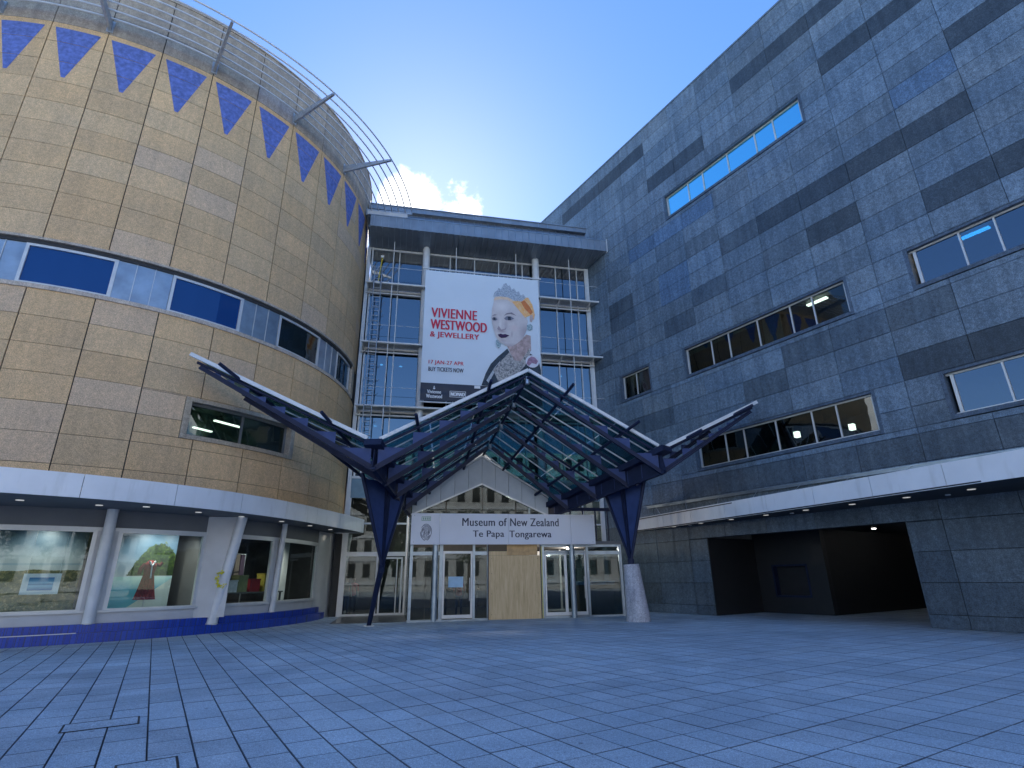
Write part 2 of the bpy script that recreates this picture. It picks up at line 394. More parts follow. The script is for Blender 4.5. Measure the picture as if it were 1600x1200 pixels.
# ================================================================== DARK STONE BUILDING (right)
RZ, DZW, S0, DS = 26.9217, .91490, 7.7015, 1.9973
zr = lambda r: RZ-DZW*r
bd = thing('stone_clad_building', 'tall dark stone clad building with strip windows on the right', 'building', 'W', (6,0,0))
STRIP = [16.55,15.11,14.15,12.64,11.11,10.16,8.86]
WIN = [ # s0,s1,ztop row, edges, glass, kind
 (8.70,16.69,6,STRIP,'g_open',None),(8.70,16.69,16,STRIP,'g_dark','lit'),(8.70,16.69,21,STRIP,'g_dark','lit2'),
 (-1.3,6.70,16,[6.45,5.15,4.21,2.70,1.2,.2,-1.1],'g_sky','lit3'),(-1.3,6.70,21,[6.45,5.15,4.21,2.70,1.2,.2,-1.1],'g_sky','none'),(18.93,21.25,16,[21.1,20.13,19.08],'g_dark','lit4')]
WH = 1.6
OPEN_ = (8.71,16.69,-.1,zr(26)+.03)
holes = [(a,b,zr(r)-WH-.02,zr(r)) for a,b,r,*_ in WIN]+[OPEN_]
panels = []
for j in range(-6, 16):
    sa, sb = S0+DS*j, S0+DS*(j+1)
    for r in range(0, 30):
        z1 = zr(r); z0 = max(zr(r+1), 0.0)
        if z1 < .02: continue
        for c in cells_minus(sa, sb, z0, z1, holes): panels.append((c, j, r))
DARKP = {(-1,2),(0,2),(1,2),(-1,5),(-2,5),(-3,8),(-2,11),(-1,11),(0,11),(1,11),(-2,14),(-3,14),(0,13),(5,1),(6,1),(7,1),(8,1),(3,4),(4,4),(-1,20),(-2,20),(-4,20)}
MIDP = {(0,18),(1,18),(-1,18),(2,19),(6,11),(6,12),(4,14),(3,13),(2,11),(0,23),(1,23),(2,23),(3,23),(4,23),(-1,23),(-2,23),(3,16),(5,19),(6,19),(7,14)}
BLUP = {(4,12),(4,11),(-2,9),(3,8),(4,8),(5,8),(1,16)}
prng = random.Random(11); scored = []
for c, j, r in panels:
    k = (j,r); v = .90+prng.random()*.42
    if k in DARKP: v = .34+prng.random()*.08
    elif k in MIDP: v = .60+prng.random()*.1
    h = (prng.random()-.5)*.08; tn = (v*(1+h), v, v*(1-h))
    if r >= 25: tn = tuple(x*.6 for x in tn)  # rows below the canopy toned down, its shade put into the panel colour
    if k in BLUP: tn = (v*.72, v*.86, v*1.05)
    P = FR['W'] @ Vector(((c[0]+c[1])/2,0,(c[2]+c[3])/2)); q = to_px(P)
    ar = 0
    if q and -80 < q[0] < 1700 and -60 < q[1] < 1100:
        cs = [to_px(FR['W'] @ Vector((x,0,z))) for x, z in ((c[0],c[2]),(c[1],c[2]),(c[1],c[3]),(c[0],c[3]))]
        ar = abs(sum(cs[i][0]*cs[(i+1)%4][1]-cs[(i+1)%4][0]*cs[i][1] for i in range(4)))/2 if all(cs) else 1e9
    if c[0] > 23.5 and c[3] < 21.5: ar = 0
    scored.append((ar, c, tn))
scored.sort(key=lambda t: -t[0])
GAP = .007; pm = {}
def wpanel(mb, c, dy=0):
    b = .006; x0, x1, z0, z1 = c[0]+GAP, c[1]-GAP, c[2]+GAP, c[3]-GAP
    mb.add([(x0,-.05,z0),(x1,-.05,z0),(x1,-.05,z1),(x0,-.05,z1),(x0,dy-b,z0),(x1,dy-b,z0),(x1,dy-b,z1),(x0,dy-b,z1),(x0+b,dy,z0+b),(x1-b,dy,z0+b),(x1-b,dy,z1-b),(x0+b,dy,z1-b)],
      [(8,9,10,11),(0,1,5,4),(1,2,6,5),(2,3,7,6),(3,0,4,7),(4,5,9,8),(5,6,10,9),(6,7,11,10),(7,4,8,11)])
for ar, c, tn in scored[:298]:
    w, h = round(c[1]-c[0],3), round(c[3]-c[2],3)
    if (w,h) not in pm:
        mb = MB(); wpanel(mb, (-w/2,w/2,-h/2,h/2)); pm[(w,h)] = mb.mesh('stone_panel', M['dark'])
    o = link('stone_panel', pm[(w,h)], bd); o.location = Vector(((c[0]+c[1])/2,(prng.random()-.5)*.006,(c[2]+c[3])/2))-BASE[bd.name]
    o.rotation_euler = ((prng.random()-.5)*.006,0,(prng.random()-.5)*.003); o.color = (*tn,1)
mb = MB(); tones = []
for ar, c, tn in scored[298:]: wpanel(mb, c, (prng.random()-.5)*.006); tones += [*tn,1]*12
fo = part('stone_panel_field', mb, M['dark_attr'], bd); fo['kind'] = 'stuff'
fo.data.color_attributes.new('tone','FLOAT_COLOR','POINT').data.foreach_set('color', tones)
# backing wall with the same openings
mb = MB()
for c in cells_minus(S0-6*DS, S0+16*DS, 0, RZ-.01, holes): mb.box(c[0],c[1],-.35,-.045,c[2],c[3])
part('wall', mb, M['joint'], bd)
part('coping', B(S0-6*DS,S0+16*DS,-.4,.03,RZ-.005,RZ+.10), M['dark'], bd, color=(1.2,1.2,1.2))
part('rear_volume', MB().box(S0-6*DS,8.2,-24,-6.6,0,18.4).box(14,S0+16*DS,-24,-6.6,0,18.4).box(8.2,14,-24,-6.6,3.5,18.4).box(S0-6*DS,S0+16*DS,-6.6,-.36,18.1,18.4), M['mass'], bd)
def strip_window(w, idx):
    a, b, r, ed, gk, lit = w; zt = zr(r); zb = zt-WH
    f = MB(); y0, y1 = -.24, -.17
    e0, e1 = ed[0]+.13, ed[-1]-.13
    zf0, zf1 = zb+.14, zt-.10
    f.box(b-.03,a+.03,y0,y1,zf0,zf0+.07); f.box(b-.03,a+.03,y0,y1,zf1-.06,zf1)
    for i, e in enumerate(ed):
        wdt = .05 if 0 < i < len(ed)-1 else .09
        f.box(e-wdt/2,e+wdt/2,y0-.01,y1+.012,zf0+.0702,zf1-.0602)
    fo = part('window', f, M['offwhite'], bd)
    # stone reveal and sill
    rv = MB().box(a-.02,a+.10,-.35,.004,zb,zt).box(b-.10,b+.02,-.35,.004,zb,zt).box(a+.101,b-.101,-.35,-.02,zt-.10,zt-.001).box(a+.101,b-.101,-.35,.03,zb,zb+.135)
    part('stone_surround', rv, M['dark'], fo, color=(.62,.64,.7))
    for i in range(len(ed)-1):
        hi, lo = ed[i]-.026, ed[i+1]+.026
        part('pane', B(lo,hi,-.212,-.204,zf0+.071,zf1-.061), M[gk], fo)
    if lit:
        rm = MB()
        y = -6.4
        rm.box(a-.3,b+.3,y-.1,y,zb-1.1,zt+.9).box(a-.3,b+.3,y,-.36,zt+.9,zt+1).box(a-.3,b+.3,y,-.36,zb-1.2,zb-1.1).box(a-.4,a-.3,y,-.36,zb-1.2,zt+1).box(b+.3,b+.4,y,-.36,zb-1.2,zt+1)
        part('room', rm, M['room'], fo)
        if lit != 'none':
            spots = {'lit':[(11.15,-2.6,.72)],'lit2':[(13.8,-3.6,-.05),(11.8,-4.5,-.05)],'lit3':[(5.3,-2.5,.72)],'lit4':[(21.2,-1.5,.6)]}[lit]
            for s_, y_, dz_ in spots: part('ceiling_light', B(s_-.45,s_+.45,y_-.09,y_+.09,zt+dz_,zt+dz_+.06) if dz_ > 0 else B(s_-.10,s_+.10,y_-.10,y_+.10,zt+dz_-.13,zt+dz_+.13), M['tube_on'], fo)
    if lit == 'lit':
        for hi, lo, dz_ in ((16.52,15.14,.22),(15.08,14.18,.16),(14.12,12.67,.13)): part('roller_blind', B(lo,hi,-.30,-.28,zf1-.06-dz_,zf1-.06), M['blind'], fo)
        part('curtain', MB().add([(12.6-.07*i, -.42+(.04 if i%2 else -.04), z) for z in (zb+.1,zt-.1) for i in range(14)], [(i,i+1,15+i,14+i) for i in range(13)]), M['blind'], fo)
for i, w in enumerate(WIN): strip_window(w, i)
# small recessed dark window at street level
WBK = -3.2
sw = MB()
for c in cells_minus(13.45,16.70,0,3.4,[(14.25,15.92,.66,2.02)]): sw.box(c[0],c[1],WBK-.3,WBK,c[2],c[3])
part('set_back_wall', sw, plain('black_granite', (.014,.015,.018), .5), bd)
f = MB().box(14.25,14.33,WBK-.3,WBK+.02,.66,2.02).box(15.84,15.92,WBK-.3,WBK+.02,.66,2.02).box(14.331,15.839,WBK-.3,WBK+.02,1.94,2.02).box(14.331,15.839,WBK-.3,WBK+.02,.66,.74)
fo = part('window', f, M['navy'], bd); part('pane', B(14.33,15.84,WBK-.28,WBK-.26,.74,1.94), M['black'], fo)
# passage through the building
ps = MB().box(8.35,8.70,-22,-.36,0,3.4).box(13.46,13.8,-22,WBK-.31,0,3.4).box(8.35,17,-22,-.36,3.4,3.6).box(8.35,13.8,-22.3,-22,0,3.6)
pso = part('passage', ps, plain('passage_lining', (.010,.010,.012), .6), bd)
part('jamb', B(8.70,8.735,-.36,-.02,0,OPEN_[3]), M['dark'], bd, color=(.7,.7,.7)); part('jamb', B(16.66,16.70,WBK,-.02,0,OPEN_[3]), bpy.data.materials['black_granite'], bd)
for y, zz in ((-2.4,3.36),(-5.2,3.36),(-8.4,3.36),(-12,3.36),(-16,3.36)):
    for x in (9.6,12.2): part('ceiling_lamp', MB().disc((x,y,zz+.03),.075,12), M['pass_on'], pso)
part('hanging_sign', B(10.7,11.5,-9.05,-9,2.55,2.75), emis('dim_sign_face', (.8,.85,.9), 1.0), pso)
# street canopy along the dark wall
cfo = lambda s: .4-.1844*(s-19.3)
cn = thing('street_canopy', 'long white street canopy along the foot of the dark stone wall', 'canopy', 'W', (6,1,3.75))
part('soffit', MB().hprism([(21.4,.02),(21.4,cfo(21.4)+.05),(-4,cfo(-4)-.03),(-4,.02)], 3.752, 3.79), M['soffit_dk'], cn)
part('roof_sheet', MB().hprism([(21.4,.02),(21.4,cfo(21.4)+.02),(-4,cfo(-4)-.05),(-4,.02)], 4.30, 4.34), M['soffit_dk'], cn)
ej = [21.45,20.6,18.65,16.68,14.6,12.45,10.42,8.4,6.33,4.3,2.3,.3,-1.7,-4]
for a, b in zip(ej, ej[1:]):
    a -= .006; b += .006
    part('fascia_panel', MB().hprism([(a,cfo(a)-.06),(a,cfo(a)),(b,cfo(b)),(b,cfo(b)-.06)], 3.74+(prng.random()-.5)*.004, 4.385), M['white'], cn)
for s in [6.2,7.9,9.6,11.3,13.0,14.7,16.4,18.1,4.5]:
    part('downlight', MB().disc((s,.55*cfo(s)+.1,3.752),.10,14,-1,.012), M['down_on'], cn)
for s in (7.0,12.1,17.2): part('detector', MB().disc((s,.35*cfo(s)+.1,3.752),.07,12,-1,.03), M['white2'], cn)
fl = MB().box(-4,20,.01,.14,4.86,4.90).box(-4,20,.10,.12,4.78,4.859)
part('flashing', fl, M['zinc'], cn)
rd = MB()
for i in range(12):
    s = 19.5-1.9*i; part('tie_rod', MB().tube((s,.06,4.86),(s-.5,max(.12,cfo(s)-.15),4.34),.012,6), M['galv'], cn)

# ================================================================== TAN STONE DRUM (left)
Z0, DZ, P0, DP = 21.4342, .91483, -76.765, 9.110
ZL, DZL = 10.4648, .91377
dr = thing('drum_building', 'round tan stone building with blue painted triangles and a ribbon window', 'building', 'D', (0,0,0))
LW = (-42.65,-19.75,6.22,7.68)
gd = .085; gz = .0075; drng = random.Random(5); dcache = {}
def dpanel(p0, p1, z0, z1, mat, key=None):
    w = p1-p0; h = z1-z0; k = (round(w,2), round(h,3), mat)
    if k not in dcache:
        dcache[k] = MB().arc(gd, w-gd, DR-.05, DR, gz, h-gz, max(1,round(w/3))).mesh('stone_panel', M[mat])
    o = link('stone_panel', dcache[k], dr); o.location = (0,0,z0); o.rotation_euler = (0,0,D2R(p0))
    s = 1+(drng.random()-.5)*.0006; o.scale = (s,s,1)
    v = .94+drng.random()*.14; h_ = (drng.random()-.5)*.05; t3 = (v*(1+h_), v, v*(1-h_*1.3))
    if drng.random() < .09: t3 = (.98,1.03,1.2)
    o.color = (*t3,1); return o
for k in range(-4, 12):
    a, b = P0+DP*k, P0+DP*(k+1)
    for r in range(10): dpanel(a, b, Z0-DZ*(r+1), Z0-DZ*r, 'tan')
    for z0, z1 in [(ZL-DZL*(r+1), ZL-DZL*r) for r in range(6)]+[(4.2, ZL-DZL*6)]:
        for c in cells_minus(a, b, z0, z1, [LW]): dpanel(*c, 'tan')
    dpanel(a, b, Z0, Z0+.92, 'concrete'); dpanel(a, b, Z0+.92, 24.2, 'concrete')
mb = MB()
for z0, z1, hl in ((3.9,10.45,[LW]),(12.30,24.19,[])):
    for k in range(-4,12):
        for c in cells_minus(P0+DP*k, P0+DP*(k+1), z0, z1, hl): mb.arc(c[0],c[1],DR-.5,DR-.045,c[2],c[3],3)
mb.arc(-115,35,DR-.5,DR-.3,10.45,12.30,30)
part('wall', mb, M['joint'], dr)
part('rear_volume', MB().arc(P0+12*DP,P0+12*DP+214,DR-.5,DR-.1,0,24.19,40).path([(0,0,23.3),(0,0,23.6)], DR-.5, 48).path([(0,0,3.93),(0,0,3.99)], DR-.5, 48), M['mass'], dr)
part('coping', MB().arc(P0-4*DP,P0+12*DP,DR-.4,DR+.04,24.2,24.27,64), M['concrete'], dr, color=(1.2,1.2,1.2))
# blue painted triangles
for k in range(-3, 11):
    a = P0+DP*k; t0, t1 = a+.72, a+8.12; cx = a+4.45; n = 8; mb = MB(); rr = DR+.004
    zz = [21.2]+[Z0-DZ*q for q in (1,2)]+[18.9]
    for ii, (za, zb_) in enumerate(zip(zz, zz[1:])):
        za -= .009 if ii else 0; zb_ += .009 if ii < 2 else 0; rows = 4; V = []; n0 = len(mb.v)
        for i in range(rows+1):
            z = za+(zb_-za)*i/rows; f = (21.2-z)/2.3
            l = t0+(cx-.3-t0)*f; r = t1+(cx+.3-t1)*f
            for j in range(n+1):
                an = D2R(l+(r-l)*j/n); V.append((rr*math.cos(an), rr*math.sin(an), z))
        mb = MB().add(V, [(i*(n+1)+j, i*(n+1)+j+1, (i+1)*(n+1)+j+1, (i+1)*(n+1)+j) for i in range(rows) for j in range(n)])
        part('painted_triangle', mb, M['bluepaint'], dr)
# ribbon window
part('lintel', MB().arc(-112,6.5,DR-.3,DR+.05,12.20,12.285,40), M['concrete'], dr, color=(1.25,1.25,1.3))
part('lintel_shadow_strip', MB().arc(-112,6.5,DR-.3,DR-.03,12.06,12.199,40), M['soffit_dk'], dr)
part('sill', MB().arc(-112,6.5,DR-.3,DR+.05,10.455,10.60,40), M['concrete'], dr, color=(1.35,1.35,1.4))
part('ribbon_end_reveal', MB().arc(5.6,8.6,DR-.3,DR+.01,10.601,12.199,2), M['concrete'], dr, color=(1.5,1.45,1.35))
wm = 21.15
for k in range(-2, 4):
    a = -69.6+wm*k; b = a+12.75; c = a+wm
    if k == 3: b = a+10.0
    f = MB(); z0, z1 = 10.60, 12.06
    f.arc(a,b,DR-.14,DR-.05,z0,z0+.09,8).arc(a,b,DR-.14,DR-.05,z1-.09,z1,8).arc(a,a+.5,DR-.14,DR-.05,z0+.0901,z1-.0901,1).arc(b-.5,b,DR-.14,DR-.05,z0+.0901,z1-.0901,1)
    fo = part('window', f, M['offwhite'], dr)
    r_ = DR-.10; m0, m1 = D2R(a+.45), D2R(b-.45)
    def onr(an, z, q=r_): return (q*math.cos(an), q*math.sin(an), z)
    pa, pb = Vector(onr(m0,0)), Vector(onr(m1,0)); nr = Vector((math.cos((m0+m1)/2), math.sin((m0+m1)/2), 0))
    mid = D2R((a+b)/2)
    p_ = MB().arc(a+.45,b-.45,r_-.01,r_,z0+.088,z1-.088,3)
    part('pane', p_, M['g_ribbon'] if k < 2 else M['g_dark'], fo)
    if k >= 2: part('room', MB().arc(a,b,DR-.29,DR-.26,z0,z1,6), M['roomgreen'], fo)
    if k < 3:
        for i in range(3):
            w3 = (c-b)/3; part('zinc_panel', MB().arc(b+w3*i+.06,b+w3*(i+1)-.06,DR-.16,DR-.075,z0,z1,2), M['zinc'], dr)
            part('zinc_seam', MB().arc(b+w3*i-.055,b+w3*i+.055,DR-.16,DR-.05,z0,z1,1), M['offwhite'], dr)
# lower window with stone surround
a, b, z0, z1 = LW
sr = MB().arc(a,b,DR-.4,DR+.05,z0,z0+.15,8).arc(a,b,DR-.4,DR+.05,z1-.14,z1,8).arc(a,a+1.0,DR-.4,DR+.05,z0+.151,z1-.141,1).arc(b-1.0,b,DR-.4,DR+.05,z0+.151,z1-.141,1)
fo = part('window', sr, M['concrete'], dr, color=(1.1,1.08,1.02))
f = MB()
for x in (a+1.0,-31.7,b-1.5): f.arc(x,x+.45,DR-.30,DR-.22,z0+.16,z1-.15,1)
f.arc(a+1,b-1,DR-.30,DR-.22,z0+.151,z0+.22,8).arc(a+1,b-1,DR-.30,DR-.22,z1-.21,z1-.142,8)
part('frame', f, M['soffit'], fo)
part('pane', MB().arc(a+1.4,-31.7,DR-.27,DR-.26,z0+.2,z1-.2,3), M['g_dark'], fo)
part('pane', MB().arc(-31.2,b-1.4,DR-.27,DR-.26,z0+.2,z1-.2,3), M['g_dark'], fo)
def pol(p, r, z): return Vector((r*math.cos(D2R(p)), r*math.sin(D2R(p)), z))
LP_ = [((-30.1,8.69),(-21.9,8.70)),((-29,7.0),(-22,7.0))]
rm = MB().arc(a-2,b+2,6.6,6.7,z0-1,z1+.9,6).arc(a-2,b+2,6.7,DR-.5,z1+.9,z1+1,6).arc(a-2,b+2,6.7,DR-.5,z0-1.1,z0-1,6).arc(a-2,a-1,6.7,DR-.5,z0-1,z1+.9,1).arc(b+1,b+2,6.7,DR-.5,z0-1,z1+.9,1)
part('room', rm, M['roomgreen'], fo)
for (pa_, ra_), (pb_, rb_) in LP_: part('ceiling_light', MB().obox(pol(pa_,ra_,7.75), pol(pb_,rb_,7.75), (0,0,1), .12, .05), M['tube_on'], fo)
# sun-shade: brackets and curved tubes
for k in range(-1, 5):
    ph = P0+DP*(1+2*k); mb = MB()
    pts = [(DR,21.60),(DR,22.02),(DR+2.65,21.86),(DR+2.65,21.76)]
    an = D2R(ph); tx = Vector((-math.sin(an),math.cos(an),0))*.05
    V = [Vector((r*math.cos(an), r*math.sin(an), z))+tx*s for s in (-1,1) for r, z in pts]
    mb.add(V, [(0,1,2,3),(7,6,5,4)]+[(i,4+i,4+(i+1)%4,(i+1)%4) for i in range(4)])
    bk = part('sunshade_bracket', mb, M['galv'], dr)
    part('wall_plate', MB().obox(pol(ph,DR+.02,21.52), pol(ph,DR+.02,22.1), (math.cos(an),math.sin(an),0), .22, .03), M['galv'], bk)
for i in range(7):
    r = DR+.32+i*.385
    e = 4.6+1.2*(6-i)/6
    part('sunshade_tube', MB().path([pol(-118+(e+118)*q/70, r, 21.93-.005*i) for q in range(71)], .036, 8), M['tubewhite'], dr)

# ---- shop front under the drum
GR = 10.42
sf = thing('shop_front', 'curved glazed museum shop front under the tan drum', 'shop front', 'D', (GR*math.cos(D2R(-45)),GR*math.sin(D2R(-45)),.5))
part('bulkhead', MB().arc(-100,24,GR-.15,GR+.02,3.27,3.80,40), M['soffit'], sf)
part('plinth', MB().arc(-100,8,GR-.2,GR+.03,.50,.80,40), M['white2'], sf)
part('sill', MB().arc(-100,8,GR-.2,GR+.10,.80,.86,40), M['offwhite'], sf)
part('head_rail', MB().arc(-100,8,GR-.1,GR+.04,3.17,3.268,40), M['offwhite'], sf)
for a, b in ((-76,-50.6),(-47.6,-33.2),(-28.2,-16.6),(-14.4,4.8)):
    f = MB().arc(a,a+.6,GR-.08,GR+.035,.862,3.168,1).arc(b-.6,b,GR-.08,GR+.035,.862,3.168,1).arc(a+.6,b-.6,GR-.08,GR+.034,3.12,3.168,8).arc(a+.6,b-.6,GR-.08,GR+.034,.862,.90,8)
    fo = part('window', f, M['offwhite'], sf)
    n = 2 if b-a > 20 else 1
    for i in range(n):
        x0, x1 = a+.6+(b-a-1.2)*i/n, a+.6+(b-a-1.2)*(i+1)/n
        part('pane', MB().arc(x0+.03,x1-.03,GR-.012,GR,.862,3.168,5), M['g_shop'], fo)
for a, b in ((-50.6,-47.6),(-33.2,-28.2),(-16.6,-14.4)):
    part('pier', MB().arc(a+.02,b-.02,GR-.12,GR+.045,.862,3.168,3), M['white2'], sf)
part('end_wall', MB().hprism([tuple(pol(4.8,GR-.1,0)[:2]), tuple(pol(4.8,GR+.05,0)[:2]), tuple(pol(16.2,11.05,0)[:2]), tuple(pol(16.8,10.8,0)[:2])], 0, 3.8), M['white2'], sf)
part('side_screen', MB().hprism([tuple(pol(-33.4,GR,0)[:2]), tuple(pol(-33.0,GR+.08,0)[:2]), tuple(pol(-29.6,11.1,0)[:2]), tuple(pol(-29.2,11.0,0)[:2])], .5, 3.8), M['white2'], sf)
si = MB().arc(-100,22,5.5,6.0,0,3.9,24).arc(-100,22,6.0,GR-.2,.60,.78,24).arc(-100,22,6.0,GR-.15,3.45,3.5,24).arc(-101,-100,6,GR,.5,3.9,1).arc(22,23,6,GR,.5,3.9,1)
part('shop_interior', si, plain('shop_wall_paint', (.10,.10,.11), .8), sf)
part('partition', MB().arc(-50.0,-49.4,7,GR-.15,.78,3.45,1), M['soffit'], sf); part('partition', MB().arc(-32.6,-32.0,7,GR-.15,.78,3.45,1), M['soffit'], sf)
# leaning columns
for (pb, rb, zb), (pt, rt), rad, lab in (((-49.2,10.55,.50),(-49.3,10.75),.155,'leaning pale column between the two big shop windows'),((-30.4,10.72,.28),(-29.3,11.25),.17,'stout leaning pale column beside the yellow garland'),((-15.6,10.55,.5),(-15.2,10.62),.11,'thin pale column between the two narrow shop windows'),((16.6,11.25,0),(14.8,11.58),.15,'leaning pale column at the right end of the shop front')):
    p, q = pol(pb,rb,zb), pol(pt,rt,3.805)
    t = thing('shop_column', lab, 'column', 'D', tuple(p), 'pale columns along the shop front')
    part('shaft', MB().tube(p, q, rad, 20), M['tubewhite'], t); part('base_collar', MB().tube(p, p+Vector((0,0,.03)), rad+.02, 20), M['offwhite'], t)
# blue tiled step
st = thing('tiled_step', 'two low blue tiled steps curving along the shop front', 'step', 'D', tuple(pol(-45,10.75,0)))
part('lower_step', MB().arc(-100,8.5,9.6,10.86,0,.27,50), M['tile'], st); part('upper_step', MB().arc(-100,7,9.6,10.66,.2705,.50,50), M['tile'], st)
part('nosing', MB().arc(-100,-50.5,10.80,10.875,.271,.292,20), M['offwhite'], st)
# white curved street canopy round the drum
dcan = thing('curved_canopy', 'curved white street canopy around the foot of the tan drum', 'canopy', 'D', tuple(pol(-45,12,3.8)))
DRP = [(-110,3.4),(-90,3.1),(-75,2.8),(-61,2.42),(-53.6,2.12),(-40,1.52),(-31,1.12),(-22,.80),(-12,.58),(-4,.62),(3,.82),(9.6,1.1)]
def dro(p):
    for (a, x), (b, y) in zip(DRP, DRP[1:]):
        if a <= p <= b: return x+(y-x)*(p-a)/(b-a)
    return DRP[-1][1]
def ring(mb, p0, p1, f0, f1, z0, z1, n):
    V = []
    for i in range(n+1):
        p = p0+(p1-p0)*i/n
        for r, z in ((f0(p),z0),(f1(p),z0),(f1(p),z1),(f0(p),z1)): V.append(pol(p,r,z))
    F = [(0,1,2,3),(4*n,4*n+3,4*n+2,4*n+1)]
    for i in range(n):
        for k in range(4): F.append((4*i+k,4*i+4+k,4*i+4+(k+1)%4,4*i+(k+1)%4))
    return mb.add(V, F)
fo_ = lambda p: DR+dro(p)
part('soffit', ring(MB(), -108, 9.4, lambda p: GR-.3, lambda p: fo_(p)-.03, 3.802, 3.84, 60), M['soffit'], dcan)
part('roof_sheet', ring(MB(), -108, 9.4, lambda p: DR-.1, lambda p: fo_(p)-.03, 4.34, 4.37, 60), M['zincroof'], dcan)
ej = [-107,-93.7,-83.7,-73.7,-63.7,-53.7,-43.6,-33.6,-23.6,-13.6,-3.6,9.6]
for a, b in zip(ej, ej[1:]): part('fascia_panel', ring(MB(), a+.03, b-.03, lambda p: fo_(p)-.06, fo_, 3.79, 4.42, 8), M['white'], dcan)
part('end_fascia', MB().hprism([tuple(pol(9.62,fo_(9.6),0)[:2]), tuple(pol(9.9,fo_(9.6)-.03,0)[:2]), tuple(pol(11.5,11.0,0)[:2]), tuple(pol(11,10.9,0)[:2])], 3.79, 4.42), M['white'], dcan)
for p, f in ((-72,.5),(-60,.5),(-51.5,.45),(-46,.62),(-38,.5),(-30,.5),(-20,.5),(-10,.5),(0,.5)):
    part('downlight', MB().disc(pol(p, GR+(fo_(p)-GR)*f, 3.802), .095, 14, -1, .014), M['down_on'], dcan)
# ---- things on show in the shop
def mural(name, label, p0, p1, r, z0, z1, island):
    t = T(name+'_print'); uv = t.n('TexCoord').outputs['Object']
    sep = t.n('SeparateXYZ', {0:uv}); ang = t.n('Math', {0:sep.outputs[1], 1:sep.outputs[0]}, operation='ARCTAN2').outputs[0]
    U = t.n('MapRange', {0:ang, 1:D2R(p0), 2:D2R(p1)}).outputs[0]; V_ = t.n('MapRange', {0:sep.outputs[2], 1:z0, 2:z1}).outputs[0]
    nz = t.noise(1.8, 6, .6); nf = t.noise(9, 6, .75)
    if island:
        sk = t.ramp(t.math('ADD', V_, t.math('MULTIPLY', nz, .3)), [(.5,(.42,.50,.55)),(.8,(.13,.22,.32)),(1,(.07,.14,.22))])
        sea = t.ramp(t.math('ADD', V_, t.math('MULTIPLY', nf, .1)), [(.05,(.10,.34,.42)),(.3,(.05,.28,.40)),(.42,(.35,.55,.55))])
        b = t.mix(t.math('GREATER_THAN', V_, .40), sea, sk)
        dx = t.math('ABSOLUTE', t.math('SUBTRACT', U, .72)); hl = t.math('SUBTRACT', t.math('ADD', .72, t.math('MULTIPLY', nf, .22)), t.math('MULTIPLY', t.math('POWER', dx, 2.0), 2.0))
        isl = t.math('MULTIPLY', t.math('LESS_THAN', V_, hl), t.math('GREATER_THAN', V_, .41))
        b = t.mix(isl, b, t.ramp(nf, [(.38,(.004,.012,.004)),(.55,(.03,.06,.012)),(.72,(.14,.18,.03))]))
        sand = t.math('LESS_THAN', t.math('ADD', V_, t.math('MULTIPLY', U, -.55)), -.17); b = t.mix(sand, b, (.42,.50,.48,1))
    else:
        sk = t.ramp(t.math('ADD', V_, t.math('MULTIPLY', nz, .4)), [(.6,(.30,.34,.36)),(.8,(.20,.25,.28)),(1,(.04,.08,.12))])
        gd_ = t.ramp(nf, [(.34,(.008,.012,.004)),(.5,(.05,.06,.018)),(.6,(.16,.13,.05)),(.72,(.4,.38,.3))])
        b = t.mix(t.math('GREATER_THAN', t.math('ADD', V_, t.math('MULTIPLY', nz, .06)), .50), gd_, sk)
        sl = t.math('LESS_THAN', t.math('ABSOLUTE', t.math('SUBTRACT', V_, .54)), .012); b = t.mix(t.math('MULTIPLY', sl, .6), b, (.12,.2,.26,1))
    t.i(t.b, 'Base Color', b); t.b.inputs['Roughness'].default_value = .5
    o = solo(name, label, 'mural', MB().arc(p0,p1,r-.03,r,z0,z1,16), t.m, 'D', (0,0,0)); return o
mural('landscape_mural', 'printed landscape backdrop of hills and lake in the leftmost shop window', -78, -51.5, 9.35, .80, 3.40, False)
mural('beach_mural', 'printed backdrop of a wooded island and blue bay behind the red dress', -47.0, -35.5, 9.35, .80, 3.35, True)
def pol_frame(p, r, z):  # local axes: x tangential (to the right seen from outside), y outward
    an = D2R(p); return Matrix.Translation((DX,DY,0)) @ Matrix(((-math.sin(an),math.cos(an),0,r*math.cos(an)),(math.cos(an),math.sin(an),0,r*math.sin(an)),(0,0,1,z),(0,0,0,1)))
def thing_at(name, label, cat, mtx, group=None):
    o = bpy.data.objects.new(name, None); COL.objects.link(o); o.matrix_world = mtx; BASE[o.name] = Vector((0,0,0)); props(o, label, cat, group); return o
def frame_at(p, r, z):
    an = D2R(p); X = Vector((-math.sin(an),math.cos(an),0)); Y = Vector((-math.cos(an),-math.sin(an),0))
    return Matrix(((X.x,Y.x,0,DX+r*math.cos(an)),(X.y,Y.y,0,DY+r*math.sin(an)),(0,0,1,z),(0,0,0,1)))
t = thing_at('framed_picture', 'white framed print of a blue seascape hanging in the leftmost shop window', 'picture', frame_at(-56.6,10.05,1.62))
part('mount', B(-.44,.44,-.012,.012,-.28,.30), M['white'], t)
tt = T('seascape_print'); z_ = tt.n('SeparateXYZ', {0:tt.n('TexCoord').outputs['Object']}).outputs[2]
tt.i(tt.b, 'Base Color', tt.ramp(tt.n('MapRange', {0:z_, 1:-.17, 2:.19}).outputs[0], [(0,(.02,.12,.32)),(.35,(.35,.62,.80)),(.5,(.04,.2,.42)),(.55,(.25,.55,.75)),(1,(.03,.16,.38))]))
part('print', B(-.29,.29,-.018,-.0121,-.17,.19), tt.m, t)
